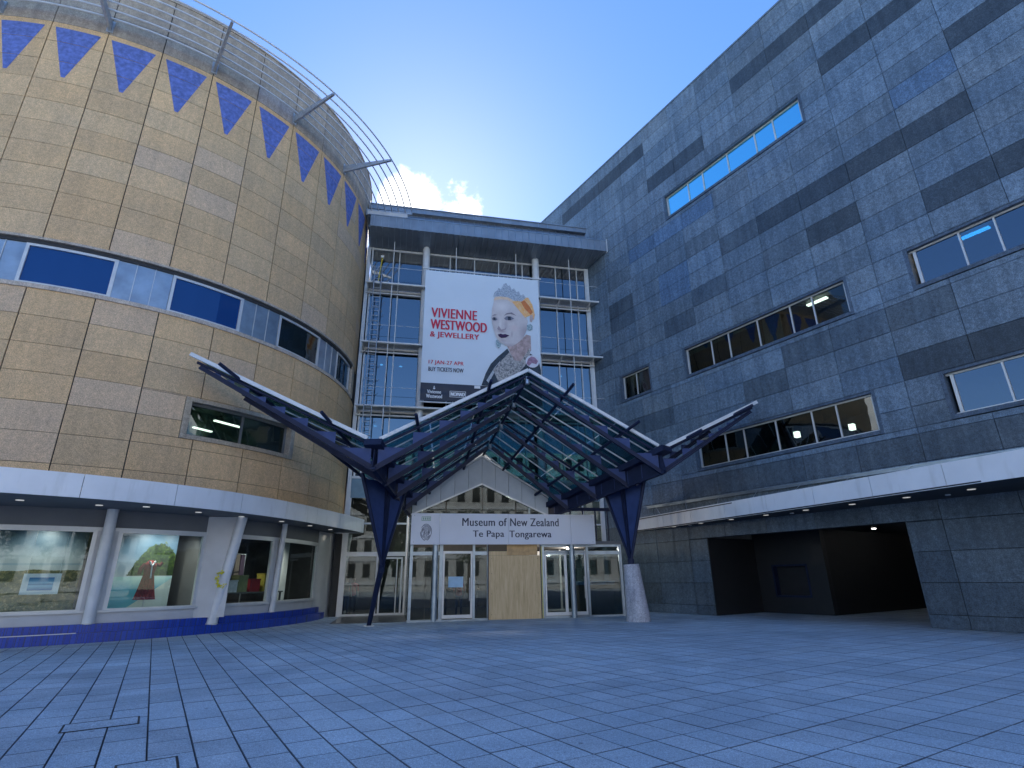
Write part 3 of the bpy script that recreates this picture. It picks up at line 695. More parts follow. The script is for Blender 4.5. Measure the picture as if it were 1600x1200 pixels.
part('wire', MB().tube((-.38,0,.30),(-.38,0,1.5),.004,4), M['steel'], t); part('wire', MB().tube((.38,0,.30),(.38,0,1.5),.004,4), M['steel'], t)
# dress form
t = thing_at('dress_form', 'dark red pleated dress with white collar on a display stand', 'dress form', frame_at(-41.2,10.0,.78))
prof = [(.95,.30),(1.0,.285),(1.2,.24),(1.5,.185),(1.62,.165),(1.70,.15)]
def lathe(prof, n, flut=0, sy=1.0):
    mb = MB(); V = []; F = []
    for z, r in prof:
        for k in range(n):
            a = 2*math.pi*k/n; rr = r*(1+flut*(1 if k%2 else -1)*min(1,(1.7-z)/.5)); V.append((rr*math.cos(a), rr*math.sin(a)*sy, z))
    for i in range(len(prof)-1):
        for k in range(n): F.append((i*n+k,i*n+(k+1)%n,(i+1)*n+(k+1)%n,(i+1)*n+k))
    return mb.add(V, F, flut == 0)
DRZ = -.62
part('skirt', lathe([(z+DRZ,r) for z, r in prof], 40, .07, .8), plain('burgundy_cloth', (.20,.012,.02), .85, var=.35, vs=12), t)
part('bodice', lathe([(z+DRZ,r) for z, r in [(1.70,.15),(1.8,.165),(1.95,.185),(2.05,.18),(2.12,.10),(2.16,.06)]], 24, 0, .7), plain('burgundy_knit', (.22,.02,.025), .9, var=.3, vs=14), t)
part('collar', MB().path([(-.09,-.14,2.13+DRZ),(0,-.16,1.98+DRZ),(.09,-.14,2.13+DRZ)], .035, 6).obox((0,-.16,1.98+DRZ),(.02,-.17,1.6+DRZ),(0,1,0),.02,.07), M['white'], t)
part('sleeve', MB().path([(-.17,0,2.04+DRZ),(-.27,-.03,1.9+DRZ),(-.30,-.05,1.72+DRZ)], [.06,.065,.05], 8), plain('burgundy_sleeve', (.12,.015,.02), .9), t)
part('sleeve', MB().path([(.17,0,2.04+DRZ),(.27,-.03,2.0+DRZ),(.33,-.05,2.1+DRZ)], [.06,.06,.05], 8), plain('burgundy_sleeve_b', (.12,.015,.02), .9), t)
part('pole', MB().tube((0,0,.02),(0,0,1.0+DRZ),.018,8), M['steel'], t); part('foot', MB().tube((0,0,0),(0,0,.03),.2,20), M['steel'], t)
# shelves and merchandise behind the narrow windows
mrng = random.Random(21)
t = thing_at('display_table', 'low display table with folded goods behind the narrow shop windows', 'table', frame_at(-21,9.75,.78))
part('top', B(-1.5,1.9,-.35,.35,.42,.47), M['room'], t)
for x in (-1.4,1.8):
    for y in (-.3,.3): part('leg', B(x-.03,x+.03,y-.03,y+.03,0,.42), M['room'], t)
goods = [((-1.2,.0),(.55,.45,.30),(.28,.02,.03),'dark red box on the shop display table'),((-.55,-.05),(.4,.4,.38),(.62,.6,.58),'white box on the shop display table'),((-.05,.0),(.42,.4,.55),(.16,.18,.08),'olive green box on the shop display table'),((.55,.02),(.5,.42,.42),(.24,.02,.03),'red carton on the shop display table, beside the olive box'),((1.2,.0),(.45,.4,.62),(.35,.30,.05),'mustard yellow box at the right end of the shop table')]
for i, ((x,y),(w,d,h),c, lab) in enumerate(goods):
    t = thing_at('gift_box', lab, 'box', frame_at(-21,9.75,.78) @ Matrix.Translation((x,y,.47)), 'boxes on the shop table')
    part('carton', B(-w/2,w/2,-d/2,d/2,0,h), plain('carton_%d'%i, c, .6, var=.2, vs=9), t); part('lid', B(-w/2-.012,w/2+.012,-d/2-.012,d/2+.012,h,h+.05), plain('lid_%d'%i, tuple(v*.8 for v in c), .6), t)
t = thing_at('clothes_rail', 'clothes rail hung with dark garments high in the narrow shop window', 'clothes rail', frame_at(-22,8.6,.78))
part('rail', MB().tube((-1.1,0,1.9),(1.3,0,1.9),.02,8).tube((-1.1,0,0),(-1.1,0,1.9),.02,8).tube((1.3,0,0),(1.3,0,1.9),.02,8), M['steel'], t)
for i in range(9):
    c = mrng.choice(((.02,.02,.03),(.05,.03,.06),(.03,.04,.05),(.12,.1,.09)))
    x = -.9+i*.24; part('garment', MB().prism([(x-.09,1.86),(x+.09,1.86),(x+.11,1.05-.1*mrng.random()),(x-.11,1.02)], -.2, .2), plain('garment_%d'%i, c, .9), t)
t = thing_at('white_drape', 'white fabric drape hanging inside the narrow shop windows', 'drape', frame_at(-1.5,9.3,.78))
part('cloth', MB().add([(x*.09-.45, .05*(1 if x%2 else -1), z) for z in (0,2.5) for x in range(11)], [(i,i+1,12+i,11+i) for i in range(10)]), M['white2'], t)
t = thing_at('yellow_garland', 'bright yellow flower garland hung at the stout shop column', 'garland', frame_at(-30.6,10.98,1.62))
fl = MB()
for i in range(26):
    a = i/26*2*math.pi; q = Vector((.20*math.cos(a)-.05, -.05+mrng.uniform(-.03,.03), .24*math.sin(a)+.05))
    for k in range(3):
        d_ = Vector((mrng.uniform(-1,1),mrng.uniform(-1,1),mrng.uniform(-1,1)))*.05; fl.add([q+d_, q+d_+Vector((.05,.01,.02)), q+d_+Vector((.02,-.03,.055)), q+d_+Vector((-.03,.0,.04))], [(0,1,2,3)])
part('blossoms', fl, plain('yellow_petal', (.75,.68,.03), .6, var=.3, vs=30), t)
part('hanger', MB().path([(.05,-.02,.28),(.35,-.03,.30),(.62,-.02,.33)], .02, 6), M['black'], t)
# shop lamps that are lit in the photograph
def shop_lamp(p, r, z, e, lab):
    t = thing_at('spot_lamp', lab, 'lamp', frame_at(p,r,z), 'lit spot lamps in the shop')
    part('housing', MB().path([(0,0,.16),(0,-.02,.05),(0,-.05,0)], [.03,.06,.065], 12), M['white'], t)
    part('lens', MB().path([(0,-.052,-.003),(0,-.055,-.012)], .055, 12), M['tube_on'], t)
    l = bpy.data.lights.new('spot_light', 'SPOT'); l.energy = e; l.spot_size = D2R(130); l.spot_blend = .8; l.shadow_soft_size = .06; l.color = (1,.95,.86)
    o = bpy.data.objects.new('spot_light', l); COL.objects.link(o); o.parent = t; o.location = (0,-.05,-.04)
    o.rotation_euler = (D2R(35),0,0)
shop_lamp(-58,10.0,3.28,42,'lit spot lamp above the framed seascape')
shop_lamp(-70,10.0,3.28,32,'lit spot lamp at the far left of the shop window')
shop_lamp(-41,10.05,3.28,40,'lit spot lamp above the red dress')
shop_lamp(-36,10.05,3.28,25,'white spot lamp at the right corner of the beach mural window')
shop_lamp(-22,10.0,3.28,45,'lit spot lamp above the display table')
shop_lamp(-8,10.0,3.28,50,'lit spot lamp at the right narrow shop window')

# ================================================================== GLASS CENTRE BLOCK
FB = 29.0
cb = thing('glass_block', 'glass fronted central block between the drum and the dark building', 'building', 'F', (4.4,FB,0))
A0, A1 = -2.45, 11.18
cols = [-2.2,-.62,.9,2.4,3.9,5.4,6.9,7.9,9.05,10.45,11.02]
zf = [10.15,13.80,17.48,20.33]
rows = []
zprev = 6.6
fm_ = MB()
for x in cols:
    w = .09 if x in (-2.2,11.02) else .055
    fm_.box(x-w/2,x+w/2,FB-.10,FB+.04,6.6,20.33)
for z in (6.6,10.15,13.80,17.48,20.25): fm_.box(A0,A1,FB-.085,FB+.045,z-.06,z+.06)
part('curtain_wall_frame', fm_, M['offwhite'], cb)
for z0, z1 in zip([6.6,10.15,13.80,17.48],[10.15,13.80,17.48,20.25]):
    for x0, x1 in zip(cols, cols[1:]):
        part('glass_pane', B(x0+.035,x1-.035,FB-.02,FB-.01,z0+.062,z1-.062), M['g_front'], cb)
part('frame_edge', B(A0-.05,A0+.14,FB-.14,FB+.05,0,20.33), M['offwhite'], cb); part('frame_edge', B(A1-.14,A1+.05,FB-.14,FB+.05,0,20.33), M['offwhite'], cb)
# interior floors, back wall
inn = MB().box(A0,A1,FB+.25,FB+6,6.2,6.5).box(A0,A1,FB+.25,FB+6,9.8,10.1).box(A0,A1,FB+.25,FB+6,13.45,13.75).box(A0,A1,FB+.25,FB+6,17.1,17.4).box(A0-.1,A1+.1,FB+6,FB+6.3,0,20.4).box(A0-.4,A0-.1,FB+.1,FB+6.3,0,20.4).box(A1+.1,A1+.4,FB+.1,FB+6.3,0,20.4)
part('interior', inn, M['lobby'], cb)
for x, y, z in ((-1.3,FB+1.4,13.4),(-.2,FB+1.5,13.4),(9.6,FB+1.5,13.4),(-1.4,FB+1.4,9.7),(10.2,FB+2,9.7)): part('ceiling_lamp', MB().disc((x,y,z+.04),.09,12), M['tube_on'], cb)
# roof: sloping soffit, ribbed fascia, upper tier
ro = MB().prism([(0,0)]*0 or [(A0-.0,20.33),(A1,20.33),(A1,20.30),(A0,20.30)], FB-.1, FB+.1)
ef = 27.15
rf = part('roof', MB().add([(A0,ef,20.60),(11.83,ef,20.60),(11.18,FB+.0,20.34),(A0,FB+.0,20.34),(A0,ef,20.64),(11.83,ef,20.64),(11.18,FB+.0,20.40),(A0,FB+.0,20.40)],[(0,1,2,3),(7,6,5,4),(0,4,5,1),(1,5,6,2),(2,6,7,3),(3,7,4,0)])
     .prism([(A0,20.405),(11.0,20.405),(11.0,22.3),(A0,22.3)], FB, FB+14), M['zincroof'], cb)
part('soffit_rib', MB(), M['zincroof'], rf) if False else None
nr = 42
for i in range(nr):
    x = A0+.1+(11.75-A0-.1)*i/(nr-1); xb = min(x, 11.1)
    part('soffit_rib', MB().obox((x,ef+.02,20.585),(xb,FB-.02,20.325),(0,0,1),.05,.10), M['zinc'], rf)
part('fascia', B(A0+.1,11.86,ef-.06,ef-.005,20.58,21.30), M['zincroof'], rf)
part('fascia_capping', B(A0-.02,11.90,ef-.09,ef+.10,21.301,21.35), M['zinc'], rf)
for i in range(34):
    x = A0+.3+(11.6-A0)*i/34; part('fascia_seam', B(x-.014,x+.014,ef-.10,ef-.061,20.585,21.298), M['zinc'], rf)
part('end_cap', MB().prism([(11.865,20.5),(11.92,20.5),(11.92,21.42),(11.865,21.42)], ef-.1, ef+.5), M['offwhite'], rf)
# stepped upper roof
up = MB().add([(A0-.1,ef+.12,21.30),(10.9,ef+.12,21.30),(10.9,28.15,22.30),(A0-.1,28.15,22.30),(A0-.1,28.15,21.0),(10.9,28.15,21.0)],[(0,1,2,3),(3,2,5,4),(0,4,5,1),(0,3,4),(1,5,2)])
part('upper_roof', up, M['zincroof'], rf)
for i in range(30):
    x = A0+.1+13.0*i/30; part('roof_seam', MB().obox((x,ef+.14,21.34),(x,28.1,22.30),(0,0,1),.03,.05), M['zinc'], rf)
part('ridge_flashing', MB().box(A0-.1,10.95,28.0,28.4,22.42,22.72).box(A0-.1,10.98,27.95,28.4,22.721,22.78), M['zincroof'], rf)
for i in range(22):
    x = A0+.2+13.0*i/22; part('flashing_seam', B(x-.015,x+.015,27.965,27.999,22.42,22.72), M['zinc'], rf)
part('white_gutter_box', B(A0-.1,-.3,ef-.02,ef+.4,21.36,21.62), M['white2'], rf)
# walkways
for z in (10.28,13.93,17.62):
    wk = MB()
    for a, b in ((-2.35,11.75),):
        wk.box(a,b,28.22,FB-.12,z-.07,z-.03)
    w_ = part('walkway', wk, M['galv'], cb)
    part('edge_tube', MB().tube((-2.4,28.18,z-.04),(11.85,28.18,z-.04),.062,10), M['tubewhite'], w_)
    part('inner_tube', MB().tube((-2.4,28.8,z-.38),(11.2,28.8,z-.38),.05,8), M['tubewhite'], w_)
    for x in (-2.3,-.62,.85,7.85,9.05,11.0):
        part('bracket', MB().tube((x,28.2,z-.08),(x,FB-.1,z-.40),.028,8).tube((x,28.2,z-.09),(x,FB-.1,z-.09),.028,8), M['tubewhite'], w_)
    part('guard_wire', MB().tube((-2.4,28.2,z+1.02),(11.8,28.2,z+1.02),.011,6), M['tubewhite'], w_)
    part('end_post', MB().path([(11.8,28.2,z+1.02),(11.8,28.2,z)], .014, 6).path([(11.8,28.2,z+1.02),(11.7,28.7,z+1.02)], .014, 6), M['tubewhite'], w_)
for x in (-.95,2.7,6.35,9.75): part('hanger_rod', MB().tube((x,28.24,9.0),(x,28.24,20.45),.028,8), M['tubewhite'], cb)
for x in (.94,7.68): part('round_column', MB().tube((x,28.62,6.4),(x,28.62,20.42),.215,24), M['tubewhite'], cb)
# ladder
ld = thing('access_ladder', 'steel access ladder with hoops climbing the left edge of the glass front', 'ladder', 'F', (-1.75,28.05,8.6))
part('rail', MB().tube((-1.95,28.05,8.6),(-1.95,28.05,18.55),.028,8), M['steel'], ld); part('rail', MB().tube((-1.55,28.05,8.6),(-1.55,28.05,18.55),.028,8), M['steel'], ld)
rm_ = MB().tube((-1.94,28.05,0),(-1.56,28.05,0),.016,6).mesh('rung', M['steel'], (0,0,0))
for i in range(34):
    o = link('rung', rm_, ld); o.location = Vector((0,0,8.75+i*.29))-Vector(BASE[ld.name])
hp = [(-1.75+.36*math.cos(D2R(a)), 28.05-.55*max(0,math.sin(D2R(a)))-.02, 0) for a in range(0,181,20)]
hm = MB().path(hp, .014, 6).mesh('hoop', M['steel'], (0,0,0))
for i in range(11):
    o = link('hoop', hm, ld); o.location = Vector((0,0,9.9+i*.82))-Vector(BASE[ld.name])
part('hand_loop', MB().path([(-1.95,28.05,18.55),(-1.95,28.3,18.75),(-1.95,28.6,18.4)], .02, 6).path([(-1.55,28.05,18.55),(-1.55,28.3,18.75),(-1.55,28.6,18.4)], .02, 6), M['steel'], ld)
t = thing('yellow_pole', 'yellow window cleaning pole leaning on the top walkway', 'pole', 'F', (-1.75,28.4,17.6))
part('shaft', MB().tube((-1.75,28.4,17.6),(-1.62,28.75,19.55),.03,8), plain('yellow_paint', (.75,.6,.05), .5), t); part('brush', B(-1.70,-1.52,28.66,28.80,19.55,19.68), M['white'], t)
t = thing('cloth_bundle', 'crumpled pale dust sheet lying on the top walkway by the ladder', 'sheet', 'F', (-1.2,28.4,17.6))
cb_ = MB(); n = 9
cr2 = random.Random(9)
V = [(-1.95+.2*i, 28.25+.09*j, 17.6+(.0 if i in (0,n-1) or j in (0,4) else cr2.random()*.22)) for j in range(5) for i in range(n)]
cb_.add(V, [(j*n+i,j*n+i+1,(j+1)*n+i+1,(j+1)*n+i) for j in range(4) for i in range(n-1)]); part('fabric', cb_, M['white2'], t)

# ---- lower front of the glass block
part('lower_panel', B(A0+.15,.62,FB-.08,FB-.02,5.55,6.53), plain('teal_grey_panel', (.22,.33,.38), .5), cb)
part('lower_panel', B(7.0,A1-.15,FB-.08,FB-.02,5.55,6.53), plain('teal_grey_panel_b', (.22,.33,.38), .5), cb)
for x in (-2.28,-.75,.62,7.0,8.6,10.0,11.05): part('mullion', B(x-.045,x+.045,FB-.09,FB-.01,0,5.54), M['offwhite'], cb)
for a, b in ((-2.23,.575),(7.05,11.0)):
    for q in ((FB-.085,FB-.015,2.72,2.92),(FB-.085,FB-.015,.0,.10),(FB-.08,FB-.02,4.25,4.33)): part('transom', B(a,b,*q), M['offwhite'], cb)
for a, b in ((-2.235,-.795),(-.705,.575),(7.045,8.555),(8.645,9.955),(10.045,11.005)):
    for z0, z1 in ((.10,2.72),(2.92,4.25),(4.33,5.54)): part('glass_pane', B(a,b,FB-.055,FB-.045,z0,z1), M['g_door'], cb)
# left sliding doors just in front
dl = thing('sliding_door', 'sliding glass door leaf with pale frame left of the entrance', 'door', 'F', (0,FB-.2,0))
part('frame', MB().box(-.62,-.54,FB-.24,FB-.16,.02,2.66).box(.40,.48,FB-.24,FB-.16,.02,2.66).box(-.539,.399,FB-.24,FB-.16,2.58,2.66).box(-.539,.399,FB-.24,FB-.16,.02,.12).box(.18,.23,FB-.24,FB-.16,.121,2.579), M['offwhite'], dl)
part('pane', B(-.54,.18,FB-.205,FB-.195,.12,2.58), M['g_door'], dl); part('pane', B(.23,.40,FB-.205,FB-.195,.12,2.58), M['g_door'], dl)

# ================================================================== ENTRANCE VESTIBULE
VB = 24.15; GC = 3.69
vs = thing('entrance_vestibule', 'gabled glass entrance vestibule with pale panels above the name board', 'entrance', 'F', (GC,VB,0))
gz = lambda x, ap, e0: ap-(ap-e0)*abs(x-GC)/3.02           # gable line height
edges = [GC-3.02+6.04*i/10 for i in range(11)]
for x0, x1 in zip(edges, edges[1:]):
    mid_ = []
    if x0 < GC-1e-6 < x1-1e-6: pass
    x0_, x1_ = x0+.008, x1-.008
    part('gable_panel', MB().prism([(x0_,gz(x0_,5.62,4.25)),(x1_,gz(x1_,5.62,4.25)),(x1_,gz(x1_,6.78,4.98)),(x0_,gz(x0_,6.78,4.98))], VB-.05, VB+.05), plain('gable_grey', (.40,.44,.47), .5, var=.05) if x0 == edges[0] else bpy.data.materials['gable_grey'], vs)
tr = MB().obox((GC-3.05,VB-.06,4.21),(GC,VB-.06,5.58),(0,0,1),.06,.06).obox((GC,VB-.06,5.58),(GC+3.05,VB-.06,4.21),(0,0,1),.06,.06)
tr.obox((GC-3.05,VB-.03,5.03),(GC,VB-.03,6.83),(0,0,1),.14,.07).obox((GC,VB-.03,6.83),(GC+3.05,VB-.03,5.03),(0,0,1),.14,.07)
part('gable_trim', tr, M['offwhite'], vs)
for x0, x1 in ((GC-3.0,2.1),(2.15,GC),(GC+.03,5.2),(5.25,GC+3.0)):
    part('gable_glass', MB().prism([(x0,3.0),(x1,3.0),(x1,gz(x1,5.58,4.21)),(x0,gz(x0,5.58,4.21))], VB-.012, VB), M['g_door'], vs)
part('roof', MB().add([(GC-3.02,VB,5.0),(GC,VB,6.8),(GC+3.02,VB,5.0),(GC-3.02,FB-.2,5.0),(GC,FB-.2,6.8),(GC+3.02,FB-.2,5.0)],[(0,1,4,3),(1,2,5,4)]), M['g_roof'], vs)
# frames at ground level
vf = MB()
for x, w in ((.74,.12),(1.98,.14),(3.36,.10),(3.95,.05),(6.36,.16),(8.42,.10),(9.98,.12)): vf.box(x-w/2,x+w/2,VB-.06,VB+.06,.0,2.98)
for a, b in ((.80,1.91),(3.41,3.92),(6.45,8.36),(8.48,9.91)): vf.box(a,b,VB-.05,VB+.05,2.56,2.70); vf.box(a,b,VB-.05,VB+.05,0,.07)
vf.box(6.45,9.91,VB-.055,VB+.055,2.88,2.98)
parts('frame_bar', vf, M['zinc'], vs)
for x0, x1 in ((.80,1.35),(1.36,1.91),(3.41,3.92),(8.48,9.2),(9.205,9.91)):
    part('glass_pane', B(x0,x1,VB-.006,VB+.006,.075,2.555), M['g_door'], vs); part('glass_pane', B(x0,x1,VB-.006,VB+.006,2.705,2.875), M['g_door'], vs)
for x0, x1, lab in ((2.06,3.30,'white framed entrance door leaf with the blue notice'),(6.46,8.34,'pale framed entrance doors right of the plywood')):
    d = MB().box(x0,x0+.07,VB-.05,VB+.03,.09,2.72).box(x1-.07,x1,VB-.05,VB+.03,.09,2.72).box(x0+.0701,x1-.0701,VB-.05,VB+.03,2.62,2.72).box(x0+.0701,x1-.0701,VB-.05,VB+.03,.09,.22)
    if x1-x0 > 1.5: d.box((x0+x1)/2-.06,(x0+x1)/2+.06,VB-.05,VB+.03,.2205,2.6195)
    do = part('door', d, M['offwhite'], vs, lab)
    part('pane', B(x0+.07,x1-.07,VB-.012,VB-.004,.22,2.62), M['g_door'], do)
    hx = x1-.12; part('handle', MB().tube((hx,VB-.10,.75),(hx,VB-.10,1.65),.018,8).tube((hx,VB-.10,.8),(hx,VB-.05,.8),.012,6).tube((hx,VB-.10,1.6),(hx,VB-.05,1.6),.012,6), M['steel'], do)
part('round_post', MB().tube((1.72,VB-.22,0),(1.72,VB-.22,3.0),.12,16), M['zinc'], vs); part('round_post', MB().tube((7.65,VB-.25,0),(7.65,VB-.25,3.0),.12,16), M['zinc'], vs)
part('threshold', B(.66,3.93,VB-.30,VB+.1,.001,.06), M['zinc'], vs)
part('side_glazing', B(.66,.68,VB+.08,FB-.2,.05,4.9), M['g_door'], vs); part('side_glazing', B(9.96,9.98,VB+.08,FB-.2,.05,3.0), M['g_door'], vs)
part('side_roof', B(6.75,10.05,VB-.1,FB-.2,2.99,3.12), M['soffit'], vs)
for i in range(6):
    x = 6.9+.62*i; part('clerestory_frame', MB().box(x-.03,x+.03,VB+1.2,VB+1.26,3.12,4.6), M['navy'], vs)
part('clerestory_rail', MB().box(6.8,10.2,VB+1.18,VB+1.28,4.6,4.75), M['navy'], vs)
nt = solo('notice_sheet', 'pale blue notice sheet taped inside the entrance door glass', 'notice', B(2.30,2.92,VB-.018,VB-.0125,1.28,1.70), plain('pale_blue_paper', (.40,.58,.72), .7), 'F', (2.6,VB-.015,1.28))
# lobby floor; unseen lamps added as fill so the figures show
lb = part('lobby_floor', B(-2.3,11,VB+.12,FB+6,-.01,.012), plain('lobby_floor_stone', (.05,.05,.05), .3), vs)
for x, y in ((1.5,27),(5.0,27),(8.5,27),(-1,31),(3,31.5),(8,31.5)):
    zl_ = 2.95 if y < 29 and x > 6.9 else 4.4
    lm = part('lobby_fill_lamp', MB().disc((x,y,zl_),.12,14), M['pass_on'], vs)
    pl_ = bpy.data.lights.new('lobby_fill_light', 'POINT'); pl_.energy = 50; pl_.shadow_soft_size = .12; pl_.color = (1,.9,.78)
    po = bpy.data.objects.new('lobby_fill_light', pl_); COL.objects.link(po); po.parent = lm; po.location = Vector((x,y,zl_-.1))-BASE[vs.name]
# plywood hoarding
pl = thing('plywood_hoarding', 'plywood sheets boarding up the middle entrance doorway', 'hoarding', 'F', (5.1,VB-.12,0))
part('sheet', B(3.985,6.24,VB-.135,VB-.115,.0,2.53), M['ply'], pl); part('sheet', B(3.985,4.775,VB-.135,VB-.115,2.535,2.70), M['ply'], pl)
part('patch', B(4.78,6.12,VB-.15,VB-.117,2.538,2.985), plain('orange_plywood', (.56,.36,.17), .7, var=.2, vs=5), pl)
part('edge_trim', B(3.955,3.984,VB-.15,VB-.06,0,2.98), M['navy'], pl); part('edge_trim', B(6.2405,6.27,VB-.15,VB-.06,0,2.98), M['navy'], pl)
for x in (4.1,6.12):
    for z in (.2,1.0,1.8,2.4): part('screw', MB().tube((x,VB-.14,z),(x,VB-.134,z),.012,8), M['black'], pl)
t = solo('hi_vis_strip', 'yellow edging strip beside the plywood', 'strip', B(6.28,6.34,VB-.12,VB-.07,0,2.9), plain('yellow_edge', (.55,.5,.2), .6), 'F', (6.3,VB-.1,0))
# blue cloth counter seen through right doors
t = thing('ticket_desk', 'ticket desk with a blue cloth behind the right entrance glass', 'desk', 'F', (9.3,VB+.9,0))
part('body', B(8.2,9.85,VB+.7,VB+1.2,.012,1.28), M['room'], t); part('cloth', B(8.15,9.88,VB+.62,VB+1.22,1.28,1.42), plain('blue_cloth', (.16,.34,.55), .8, var=.3, vs=8), t)

# ---- lettering
def letters(txt, x0, x1, z0, z1, y, mat, parent, name='lettering', bold=.012, depth=.006):
    cu = bpy.data.curves.new('t', 'FONT'); cu.body = txt; cu.offset = 0; cu.extrude = 0; cu.space_character = 1.06
    ob = bpy.data.objects.new('t', cu); COL.objects.link(ob); dg = bpy.context.evaluated_depsgraph_get()
    me = bpy.data.meshes.new_from_object(ob.evaluated_get(dg)); bpy.data.objects.remove(ob); bpy.data.curves.remove(cu)
    xs = [v.co.x for v in me.vertices]; ys = [v.co.y for v in me.vertices]
    ax, bx, ay, by = min(xs), max(xs), min(ys), max(ys); b = BASE[parent.name]
    for v in me.vertices:
        x = x0+(v.co.x-ax)/(bx-ax)*(x1-x0); z = z0+(v.co.y-ay)/(by-ay)*(z1-z0); v.co = Vector((x,y,z))-b
    w = (x1-x0)/max(1,len(txt)); n = len(me.vertices); vs_ = [v.co.copy() for v in me.vertices]; fs_ = [list(p.vertices) for p in me.polygons]; bpy.data.meshes.remove(me)
    V = []; F = []
    for q, dx in enumerate((-.5,-.17,.17,.5)):
        V += [v+Vector((dx*w*bold*9,-.0006*q,0)) for v in vs_]; F += [[i+n*q for i in f] for f in fs_]
    me = bpy.data.meshes.new(name); me.from_pydata(V, [], F); me.materials.append(mat); o = link(name, me, parent); o['kind'] = 'stuff'; return o
ink = plain('dark_blue_ink', (.02,.026,.06), .5, var=.1); red = plain('crimson_ink', (.62,.02,.06), .5, var=.05); wht = plain('white_ink', (.75,.77,.8), .5, var=.05)
sb = thing('name_board', 'long white museum name board with dark lettering over the entrance', 'sign', 'F', (4.7,VB-.35,2.97))
SY = VB-.42
for x0, x1 in ((.66,1.845),(1.855,4.795),(4.805,7.60),(7.61,8.72)):
    p = part('board_panel', B(x0,x1,SY,SY+.05,2.97,4.24), plain('board_white_%d'%int(x0*9), (.70,.72,.78), .45, var=.04, vs=.7), sb)
letters('Museum of', 2.80, 4.72, 3.725, 4.06, SY-.003, ink, sb, bold=.010); letters('New Zealand', 4.88, 7.05, 3.725, 4.06, SY-.003, ink, sb, bold=.010)
letters('Te Papa', 3.26, 4.60, 3.19, 3.54, SY-.003, ink, sb, bold=.010); letters('Tongarewa', 4.84, 6.70, 3.17, 3.54, SY-.003, ink, sb, bold=.010)
for bx_ in (.78,8.6):
    for bz_ in (3.07,4.14): part('bolt', MB().tube((bx_,SY-.012,bz_),(bx_,SY,bz_),.02,8), M['steel'], sb)
fp = MB(); frn = random.Random(2); fx, fz = 1.28, 3.47
for k in range(1, 8):
    rx, rz = .032*k, .048*k
    a = frn.uniform(0, 90)
    while a < 430:
        L = frn.uniform(40, 130); pts = []
        for q in range(10):
            an = D2R(a+L*q/9); pts.append((fx+rx*math.cos(an)+.010*math.sin(3*an+k), SY-.004, fz+rz*math.sin(an)+.012*math.cos(2*an)))
        fp.path(pts, [.0095]*10, 4, caps=False); a += L+frn.uniform(12, 30)
part('fingerprint_emblem', fp, ink, sb)
gp = MB().box(1.08,1.46,SY-.005,SY-.001,3.93,3.95).box(1.08,1.46,SY-.005,SY-.001,4.08,4.10).box(1.08,1.10,SY-.005,SY-.001,3.951,4.079).box(1.44,1.46,SY-.005,SY-.001,3.951,4.079)
for i in range(4): gp.box(1.14+.075*i,1.18+.075*i,SY-.005,SY-.001,3.97,4.06)
part('green_mark', gp, plain('green_ink', (.14,.33,.20), .6), sb)
for x in (1.0,4.8,8.3): part('bracket', B(x-.04,x+.04,SY+.051,VB-.07,3.5,3.58), M['zinc'], sb)

# ---- exhibition banner
BBb = 28.0
bn = thing('exhibition_banner', 'huge pale blue exhibition banner with a portrait and red lettering', 'banner', 'F', (4.3,BBb,10.62))
def sheet(x0, x1, z0, z1, y, mat, nm):
    mb = MB(); nx, nz = 26, 30
    V = [(x0+(x1-x0)*i/nx, y+.012*math.sin(i*.55)*math.sin(math.pi*i/nx)+.010*math.sin(j*.4+i*.2), z0+(z1-z0)*j/nz) for j in range(nz+1) for i in range(nx+1)]
    mb.add(V, [(j*(nx+1)+i,j*(nx+1)+i+1,(j+1)*(nx+1)+i+1,(j+1)*(nx+1)+i) for j in range(nz) for i in range(nx)], True); return part(nm, mb, mat, bn)
sheet(.92,7.66,11.62,18.58,BBb,plain('banner_pale_blue', (.68,.76,.84), .6, var=.03, vs=.5),'fabric')
sheet(.92,7.66,10.62,11.619,BBb,plain('banner_navy_band', (.028,.036,.06), .6, var=.1),'navy_band')
BY = BBb-.035
letters('VIVIENNE', 1.35, 3.93, 15.56, 16.16, BY, red, bn, bold=.013); letters('WESTWOOD', 1.33, 4.50, 14.84, 15.44, BY, red, bn, bold=.013); letters('& JEWELLERY', 1.32, 4.07, 14.25, 14.68, BY, red, bn, bold=.013)
letters('17 JAN-27 APR', 1.30, 3.22, 12.66, 12.95, BY, red, bn, bold=.01); letters('BUY TICKETS NOW', 1.30, 3.22, 12.30, 12.55, BY, ink, bn, bold=.01)
letters('Vivienne', 1.28, 2.02, 11.02, 11.22, BY, wht, bn, bold=.02); letters('Westwood', 1.24, 2.08, 10.76, 10.97, BY, wht, bn, bold=.02)
letters('NOMAD', 2.56, 3.30, 10.93, 11.14, BY, wht, bn, bold=.03)
part('logo_frame', MB().box(2.49,3.37,BY,BY+.004,10.86,10.885).box(2.49,3.37,BY,BY+.004,11.185,11.21).box(2.49,2.515,BY,BY+.004,10.886,11.184).box(3.345,3.37,BY,BY+.004,10.886,11.184), wht, bn)
orb = [(1.65+.06*math.cos(i*.5236), BY, 11.31+.055*math.sin(i*.5236)) for i in range(12)]
part('orb_emblem', MB().poly(orb).box(1.635,1.665,BY,BY+.004,11.37,11.45).box(1.61,1.69,BY-.001,BY+.003,11.405,11.425), wht, bn)
part('small_logo', MB().box(3.83,4.16,BY,BY+.004,11.43,11.59), wht, bn)
